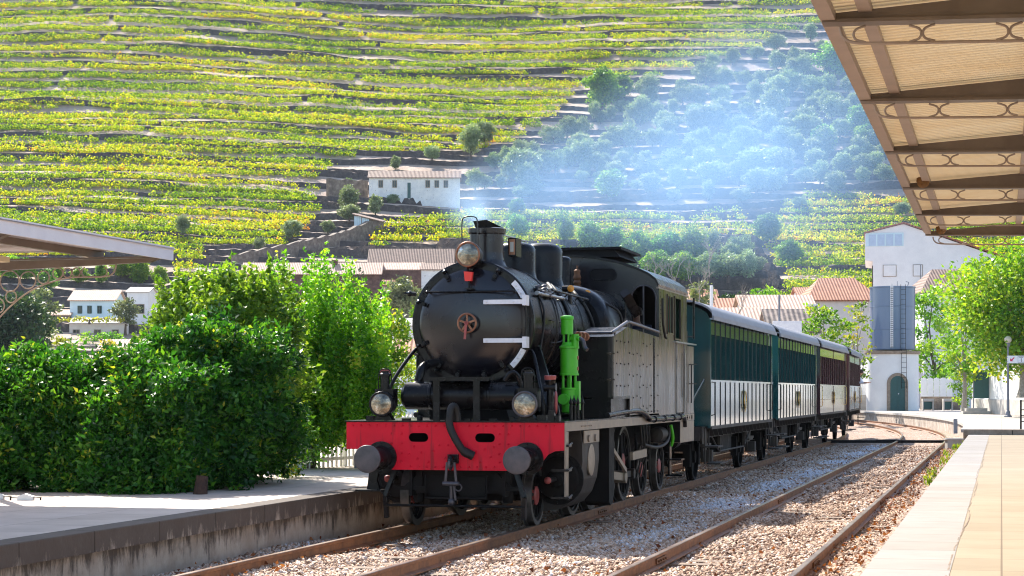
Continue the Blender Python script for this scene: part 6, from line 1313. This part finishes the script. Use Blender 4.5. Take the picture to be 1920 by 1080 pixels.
hip('white station outbuilding just left of the water tower fence',1596,1640,705,688,142,5,M['concrete'],M['whitewash'],windows=[(-.4,2.4,.25,1.0,'f'),(.0,2.4,.25,1.0,'f')],side='gable')
for px,py0,py1,Y,lab in ((1334,535,640,95,'white wooden utility pole above the first carriage'),(1380,600,640,90,'thin bent lamp pole above the first carriage'),(1636,498,545,150,'dark wooden pole beside the water tank')):
    p=at(px,py0,Y); b=MB(); b.cyl((0,0,0),(0,0,p.z),.11 if px==1334 else .05,.08 if px==1334 else .04,8)
    if px==1380: b.tube([(0,0,p.z),(-.1,0,p.z+.25),(-.9,0,p.z+.3)],.04,6)
    o=b.build('utility_pole',M['fencewhite'] if px==1334 else M['bark'] if px>1400 else M['greypaint']); o.location=(p.x,Y,0); tag(o,lab,'pole')
# street sign boards near the shed
p=at(1476,636,100); r0=empty('sign_board',(p.x,p.y,0),0,'small white sign board on a post beside the plane tree','sign'); b=MB(); b.box(-.75,.75,-.05,.05,p.z-.1,p.z+.95); b.build('board',M['white'],r0); b=MB(); b.cyl((-.4,.08,0),(-.4,.08,p.z+2.3),.06,n=8); b.build('post',M['greypaint'],r0)
# trees at right
big(1775,2075,462,735,100,30,FOL['plane'],'big sunlit plane tree spreading at the right edge',.26,150,'plane_tree',seed=21,bark='bark_pale',rb=.36,limbs=9,z0=.12)
big(1755,1860,545,772,112,18,FOL['plane'],'lower plane tree crown drooping beside the notice board',.24,190,'plane_tree',seed=33,bark='bark_pale',rb=.36,limbs=9,z0=.25)
big(1778,1830,690,772,116,8,FOL['bright'],'green ivy clump hanging to the ground left of the notice board',.2,300,'ivy_bush',seed=22,z0=.05)
big(1698,1800,540,772,150,16,FOL['bright'],'dense dark green tree directly behind the water tower',.3,170,seed=23,rb=.42,z0=.1)
big(1490,1595,572,765,112,18,FOL['plane'],'light green plane tree above the last carriages',.24,170,'plane_tree',seed=24,bark='bark_pale',rb=.36,limbs=8)
big(1572,1645,562,765,118,14,FOL['plane'],'plane tree leaning against the left side of the water tank',.24,150,'plane_tree',seed=25,bark='bark_pale',rb=.38,limbs=8)
big(1285,1345,528,600,142,12,FOL['grey'],'grey green tree beside the dark red house behind the first carriage',.28,150,seed=41)
big(1405,1470,540,598,160,12,FOL['bright'],'green tree rising behind the long pale warehouse',.28,150,seed=42)
big(1345,1405,552,600,165,10,FOL['dark'],'dark tree between the red house and the long warehouse',.28,150,seed=43)
# bare tree
def bare(px,py,Y,H,label,seed):
    rr=random.Random(seed); p=at(px,py,Y); mb=MB()
    def br(s,d,l,r,dep):
        e=s+d*l; mb.tube([s,s.lerp(e,.5)+Vector((rr.uniform(-.1,.1),rr.uniform(-.1,.1),rr.uniform(0,.1)))*l,e],r,5,rs=[r,r*.8,r*.55])
        if dep:
            for _ in range(3): br(s.lerp(e,rr.uniform(.5,1)),(d+Vector((rr.uniform(-.9,.9),rr.uniform(-.6,.6),rr.uniform(-.1,.5)))).normalized(),l*rr.uniform(.55,.8),r*.55,dep-1)
    br(Vector((0,0,0)),Vector((0,0,1)),H*.4,.06*H/5,4); o=mb.build('bare_tree',M['bark_pale']); o.location=p; return tag(o,label,'tree')
for i,(px,py,Y,H,lab) in enumerate(((1225,560,150,4.5,'leafless grey tree in front of the thicket behind the cab'),(1265,560,140,4.0,'leafless pale tree nearer the cab roof'),(1385,625,95,2.6,'bare twiggy tree just above the first carriage roof'),(1310,575,120,3.6,'bare grey tree beside the dark red house'),(1330,520,190,5,'bare pale shrub tree high in the thicket'))): bare(px,py,Y,H,lab,i+3)
# ---------------------------------------------------------------- station hedge and trees on the left platform
def clumps(fn,n,rmin,rmax):
    return [(*fn(),random.uniform(rmin,rmax)) for _ in range(n)]
def foliage(name,loc,rz,bl,per,size,mat,label,cat,h=1.0,r=.1,limbs=8,wd=.45,shell=.45,trunks=1,seed=1,grp=None):
    root=empty(name,loc,rz,label,cat,grp)
    V,F,rn=blobs(bl,per,size,shell,1,wd); npmesh('crown',V,F,mat,root,{'rnd':('FACE',rn)})
    rr=random.Random(seed); pick=rr.sample(bl,min(limbs,len(bl)))
    trunkmb(h,r,[b[:3] for b in pick],seed,.12).build('trunk',M['bark'],root); return root
U=random.uniform
# clipped laurel hedge: local x along the platform front, y back
def hedgept():
    k=random.random()
    if k<.50:  # face towards the camera
        x=U(-5.3,-.1); z=U(.05,1.72); return (x+2.6,.12*math.sin(3*x)+U(-.1,.1)+.62*z*(.35+.38*z)-.9,z+.06*math.sin(5*x))
    if k<.78: x=U(-5.3,-.2); return (x+2.6,U(.1,1.5),1.72+.10*math.sin(4*x)+.06*math.sin(11*x)+U(-.1,.1))   # top
    return (U(2.45,2.70),U(-.7,.9),U(.05,1.6))
foliage('laurel_hedge',L(-3.95-2.6+.045,-.55+.9+.13,HL),-TH-.05,clumps(hedgept,1350,.13,.26)+clumps(lambda:(U(-2.7,2.5),U(-.45,.3),U(.1,1.45)),260,.25,.34),1700,.098,FOL['laurel'],'dense dark glossy laurel hedge along the platform at the lower left','hedge',h=.8,r=.06,limbs=0)
# sprouts on the hedge top
def sprout(n,xf,yf,zf,hh,per=1):
    out=[]
    for _ in range(n):
        x,y,z=xf(),yf(),zf(); H=U(*hh); k=int(H/.07)+2; dx,dy=U(-.12,.12),U(-.12,.12)
        for i in range(k): t=i/k; out.append((x+dx*t,y+dy*t,z+H*t,.10*(1-.6*t)+.02))
    return out
# big laurel tree in the middle: many clumps on a lumpy ellipsoid standing on the platform
def ell(cx,cy,cz,rx,ry,rz_,zmin=.0):
    while True:
        d=Vector((random.gauss(0,1),random.gauss(0,1)-.4,random.gauss(0,1))).normalized(); k=U(.72,1.02)
        lump=1+.10*math.sin(d.x*5+1)*math.sin(d.z*6)+.07*math.sin(d.x*11+d.z*9)
        p=(cx+d.x*rx*k*lump,cy+d.y*ry*k*lump,cz+d.z*rz_*k*lump)
        if p[2]>zmin: return p
bl=clumps(lambda:ell(0,.1,1.12,1.2,1.35,1.30,.08),380,.16,.30)+clumps(lambda:(lambda z:(U(-1.1,1.0),-1.35+.5*z,z))(U(.05,1.1)),170,.14,.24)
foliage('laurel_tree',L(-4.28,2.0,HL),-TH,bl,1900,.105,FOL['laurel'],'tall dark laurel tree growing above the hedge in the middle left','tree',h=1.6,r=.10,limbs=0,seed=3)
bl=clumps(lambda:ell(0,0,.55,.55,.7,.6,.05),60,.13,.24)
foliage('laurel_bush',L(-4.15,4.6,HL),-TH,bl,1250,.09,FOL['laurel'],'low laurel skirt at the right end of the hedge beside the pale fence','bush',h=.3,r=.05,limbs=5,seed=4)
bl=clumps(lambda:ell(0,0,.9,.9,.9,1.0,.05),110,.15,.28)
foliage('laurel_bush',L(-4.55,3.4,HL),-TH,bl,1250,.09,FOL['laurel'],'rounded laurel bush between the tall laurel tree and the low skirt','bush',h=.4,r=.06,limbs=5,seed=8)
# bright crown over the laurel tree
bl=clumps(lambda:ell(.1,0,1.9,1.30,.9,1.30,.4),330,.15,.28)+sprout(44,lambda:U(-1.1,1.2),lambda:U(-.5,.6),lambda:U(2.6,3.1),(.2,.5))+sprout(8,lambda:U(-1.6,-1.1),lambda:U(-.3,.4),lambda:U(1.7,2.3),(.2,.5))
foliage('citrus_tree',L(-4.95,4.0,HL),-TH,bl,1150,.10,FOL['bright'],'sunlit bright green tree with loose shoots above the dark laurel tree','tree',h=1.6,r=.08,limbs=8,seed=5,wd=.5)
b=MB(); b.tube([(0,0,-.05),(.02,0,.12),(.03,.02,.24)],.09,12,rs=[.105,.085,.08]); o=b.build('tree_stump',stdmat('stump_bark',(.035,.02,.015),(.10,.05,.035),.9,0,10,.05,.8,.02)); q=L(-4.02,-.28,HL); o.location=(at(378,905,25.9).x,25.75,HL); tag(o,'short reddish trunk stump in front of the hedge','stump')
# upright hornbeam with many vertical shoots
def spires(n,rx,ry,h0,h1,rb,step=.16):
    out=[]
    for i in range(n):
        x,y=U(-rx,rx),U(-ry,ry); top=U(h0,h1)*(1-.18*abs(x)/rx); z=U(.5,1.0); dx=U(-.10,.14)
        while z<top: t=(z/top); out.append((x+dx*t,y,z,rb*(1.05-.75*t**2)*U(.8,1.2))); z+=step
    return out
foliage('hornbeam_tree',L(-5.05,8.3,HL),-TH,spires(84,1.45,.8,3.2,4.2,.23)+clumps(lambda:ell(0,0,1.5,1.3,.9,1.25,.2),130,.16,.28),1500,.075,FOL['hornbeam'],'upright hornbeam with many pointed leafy shoots left of the smokebox','tree',h=1.3,r=.09,limbs=14,wd=.6,seed=6)
foliage('hornbeam_tree',L(-6.6,8.6,HL),-TH,spires(46,1.2,.7,3.1,4.1,.23)+clumps(lambda:ell(0,0,1.5,1.1,.8,1.25,.2),90,.16,.28),1300,.075,FOL['hornbeam'],'shorter upright hornbeam behind the bright citrus tree','tree',h=1.3,r=.09,limbs=10,wd=.6,seed=7)
bl=clumps(lambda:ell(0,0,1.75,.72,.75,1.3,.55),170,.14,.26)+sprout(12,lambda:U(-.4,.7),lambda:U(-.4,.4),lambda:U(2.4,2.8),(.15,.35))
foliage('plum_tree',L(-4.35,9.9,HL),-TH,bl,1150,.08,FOL['plane'],'yellow green young tree just left of the left headlamp','tree',h=1.0,r=.06,limbs=9,wd=.5,seed=9)
bl=clumps(lambda:ell(0,0,1.55,.8,.6,1.0,.3),120,.14,.26)
foliage('plum_tree',L(-3.9,13.3,HL),-TH,bl,1100,.08,FOL['bright'],'bright green tree behind the left stay rod of the locomotive','tree',h=1.0,r=.06,limbs=8,wd=.5,seed=10)
# pale garden fence behind the bushes
p0=L(-5.4,6.4,HL);p1=L(-4.2,12.4,HL); d=(p1-p0); r0=empty('garden_fence',p0,math.atan2(d.y,d.x),'pale slatted garden fence between the hedge and the young trees','fence')
n=40; st=d.length/n; me=None
for i in range(n):
    if me is None: b=MB(); b.box(-.025,.025,-.012,.012,0,.98); me=b.build('slat',M['fencewhite'],r0); o=me
    else: o=me.copy(); col.objects.link(o); o.parent=r0
    o.location=(i*st,0,0)
b=MB(); b.box(0,d.length,-.02,-.012,.12,.18); b.build('rail',M['fencewhite'],r0)
b=MB(); b.box(0,d.length,-.02,-.012,.82,.88); b.build('rail',M['fencewhite'],r0)
for i in (0,10,20,30): b=MB(); b.box(i*st-.06,i*st+.0,-.05,.03,0,1.05); b.build('post',M['fencewhite'],r0)
# little things on the platform
def floodlight(px,py,label):
    Y=3600*(CAMZ-HL)/(py-HY); p=at(px,py,Y); r0=empty('ground_light',(p.x,p.y,HL),0,label,'ground light','ground lights')
    b=MB(); b.prism([(-.10,0),(.10,0),(.10,.05),(.0,.085),(-.10,.05)],1,-.06,.06); b.build('housing',M['fencewhite'],r0,.006)
    for s in (-1,1): b=MB(); b.bar((s*.10,0,.03),(s*.2,0,.035),.03,.01); b.bar((s*.19,0,0),(s*.19,0,.035),.02,.02); b.build('bracket',M['black'],r0)
floodlight(48,938,'small white ground light lying on the sunny strip of the left platform'); floodlight(-8,936,'white ground light at the very left edge of the platform')
p=at(672,877,3600*(CAMZ-HL)/(877-HY)); b=MB(); b.box(-.07,.07,-.07,.07,0,.10); b.dome((0,0,.10),(0,0,1),[(0,.075),(.03,.07),(.06,.04),(.07,.001)],14); o=b.build('floor_fitting',M['tankblue']); o.location=(p.x,p.y,HL); tag(o,'small pale blue fitting on the platform behind the left buffer','fitting')
# weeds along the right hand track
wl_=[]
for v_,n_ in ((40,5),(33,5),(27,3),(21,4),(16,3),(46,5)):
    for _ in range(n_): wl_.append((v_+U(-1,1),5.55+U(-.18,.2)))
C=[];D=[];
for v_,u_ in wl_:
    q=L(u_,v_,-.12)
    for _ in range(26): C.append((q.x+U(-.06,.06),q.y+U(-.06,.06),q.z+U(.02,.20))); D.append((U(-.4,.4),U(-.4,.4),1))
C=np.array(C);D=np.array(D); V,F,rn=leaves(C,D,rng.uniform(.08,.18,len(C)),rng.uniform(.012,.03,len(C)),rng.random(len(C)),.2,.2)
tag(npmesh('weeds',V,F,FOL['plane'],attrs={'rnd':('FACE',rn)}),'thin green weeds growing between the far rail and the platform edge','weeds',kind='stuff')
# ---------------------------------------------------------------- smoke
def plume(name,p0,p1,r0,r1,dens,label,colr=(.36,.62,1),seed=0.0,fade=(.0,.04,.62,1.0),aniso=.25,nsc=.28):
    p0=Vector(p0);p1=Vector(p1); d=p1-p0; Ln=d.length
    mb=MB(); mb.dome((0,0,0),(0,0,1),[(-r0*.2,.001)]+[(Ln*t,(r0+(r1-r0)*t)*1.0) for t in np.linspace(0,1,9)]+[(Ln*1.001,.001)],24)
    m,nt,out=newmat(name); pv=nt.nodes.new('ShaderNodeVolumePrincipled'); pv.inputs['Color'].default_value=(*colr,1); pv.inputs['Anisotropy'].default_value=aniso
    t=nt.nodes.new('ShaderNodeTexCoord'); sp=nt.nodes.new('ShaderNodeSeparateXYZ'); nt.links.new(t.outputs['Object'],sp.inputs[0])
    def mth(op,a,b=None,c=None):
        n=nt.nodes.new('ShaderNodeMath'); n.operation=op
        for i,x in enumerate((a,b,c)):
            if x is None: continue
            if isinstance(x,(int,float)): n.inputs[i].default_value=x
            else: nt.links.new(x,n.inputs[i])
        return n.outputs[0]
    def sm(x,a,b,lo,hi):
        n=nt.nodes.new('ShaderNodeMapRange'); n.interpolation_type='SMOOTHSTEP'; n.inputs[1].default_value=a;n.inputs[2].default_value=b;n.inputs[3].default_value=lo;n.inputs[4].default_value=hi; nt.links.new(x,n.inputs[0]); return n.outputs[0]
    rr=mth('SQRT',mth('ADD',mth('MULTIPLY',sp.outputs[0],sp.outputs[0]),mth('MULTIPLY',sp.outputs[1],sp.outputs[1])))
    tt=mth('DIVIDE',sp.outputs[2],Ln); Rl=mth('ADD',r0,mth('MULTIPLY',tt,r1-r0)); q=mth('DIVIDE',rr,Rl)
    mp=nt.nodes.new('ShaderNodeMapping'); mp.inputs['Scale'].default_value=(1,1,.45); mp.inputs['Location'].default_value=(seed,0,0); nt.links.new(t.outputs['Object'],mp.inputs[0])
    no=nt.nodes.new('ShaderNodeTexNoise'); no.inputs['Scale'].default_value=nsc; no.inputs['Detail'].default_value=3; nt.links.new(mp.outputs[0],no.inputs['Vector'])
    q2=mth('ADD',q,mth('MULTIPLY',mth('SUBTRACT',no.outputs[0],.5),1.1))
    f=sm(q2,.0,.9,1,0); edge=sm(q,.8,1.0,1,0); e1=sm(tt,fade[0],fade[1],0,1); e2=sm(tt,fade[2],fade[3],1,0)
    k=sm(no.outputs[0],.3,.7,.25,1.4)
    de=mth('MULTIPLY',mth('MULTIPLY',mth('MULTIPLY',f,edge),mth('MULTIPLY',e1,e2)),mth('MULTIPLY',k,dens))
    de=mth('DIVIDE',de,Rl)
    nt.links.new(de,pv.inputs['Density']); nt.links.new(pv.outputs[0],out.inputs['Volume'])
    o=mb.build(name,m); o.location=p0; o.rotation_euler=d.to_track_quat('Z','Y').to_euler(); tag(o,label,'smoke',kind='stuff'); return o
plume('smoke',at(908,424,27.1),at(858,350,29.2),.13,.75,.28,'faint young smoke just leaving the chimney mouth',colr=(.5,.72,1),fade=(.0,.15,.6,1.0),nsc=2.5)
plume('smoke',at(840,392,28.5),at(1600,232,88),.62,10.2,.15,'thin blue white smoke drifting from the chimney up across the hillside')
# ---------------------------------------------------------------- air
def haze():
    m,nt,out=newmat('haze'); pv=nt.nodes.new('ShaderNodeVolumePrincipled'); pv.inputs['Color'].default_value=(.72,.84,1,1); pv.inputs['Density'].default_value=.00005; pv.inputs['Anisotropy'].default_value=.2
    nt.links.new(pv.outputs[0],out.inputs['Volume'])
    b=MB(); b.box(-700,700,-60,1100,-8,420); tag(b.build('haze',m),kind='stuff')
haze()
# ---------------------------------------------------------------- tidy: unused prototypes
for p in protos+bp+bush:
    if p.name not in used:
        for c in list(p.children): bpy.data.objects.remove(c)
        bpy.data.objects.remove(p)
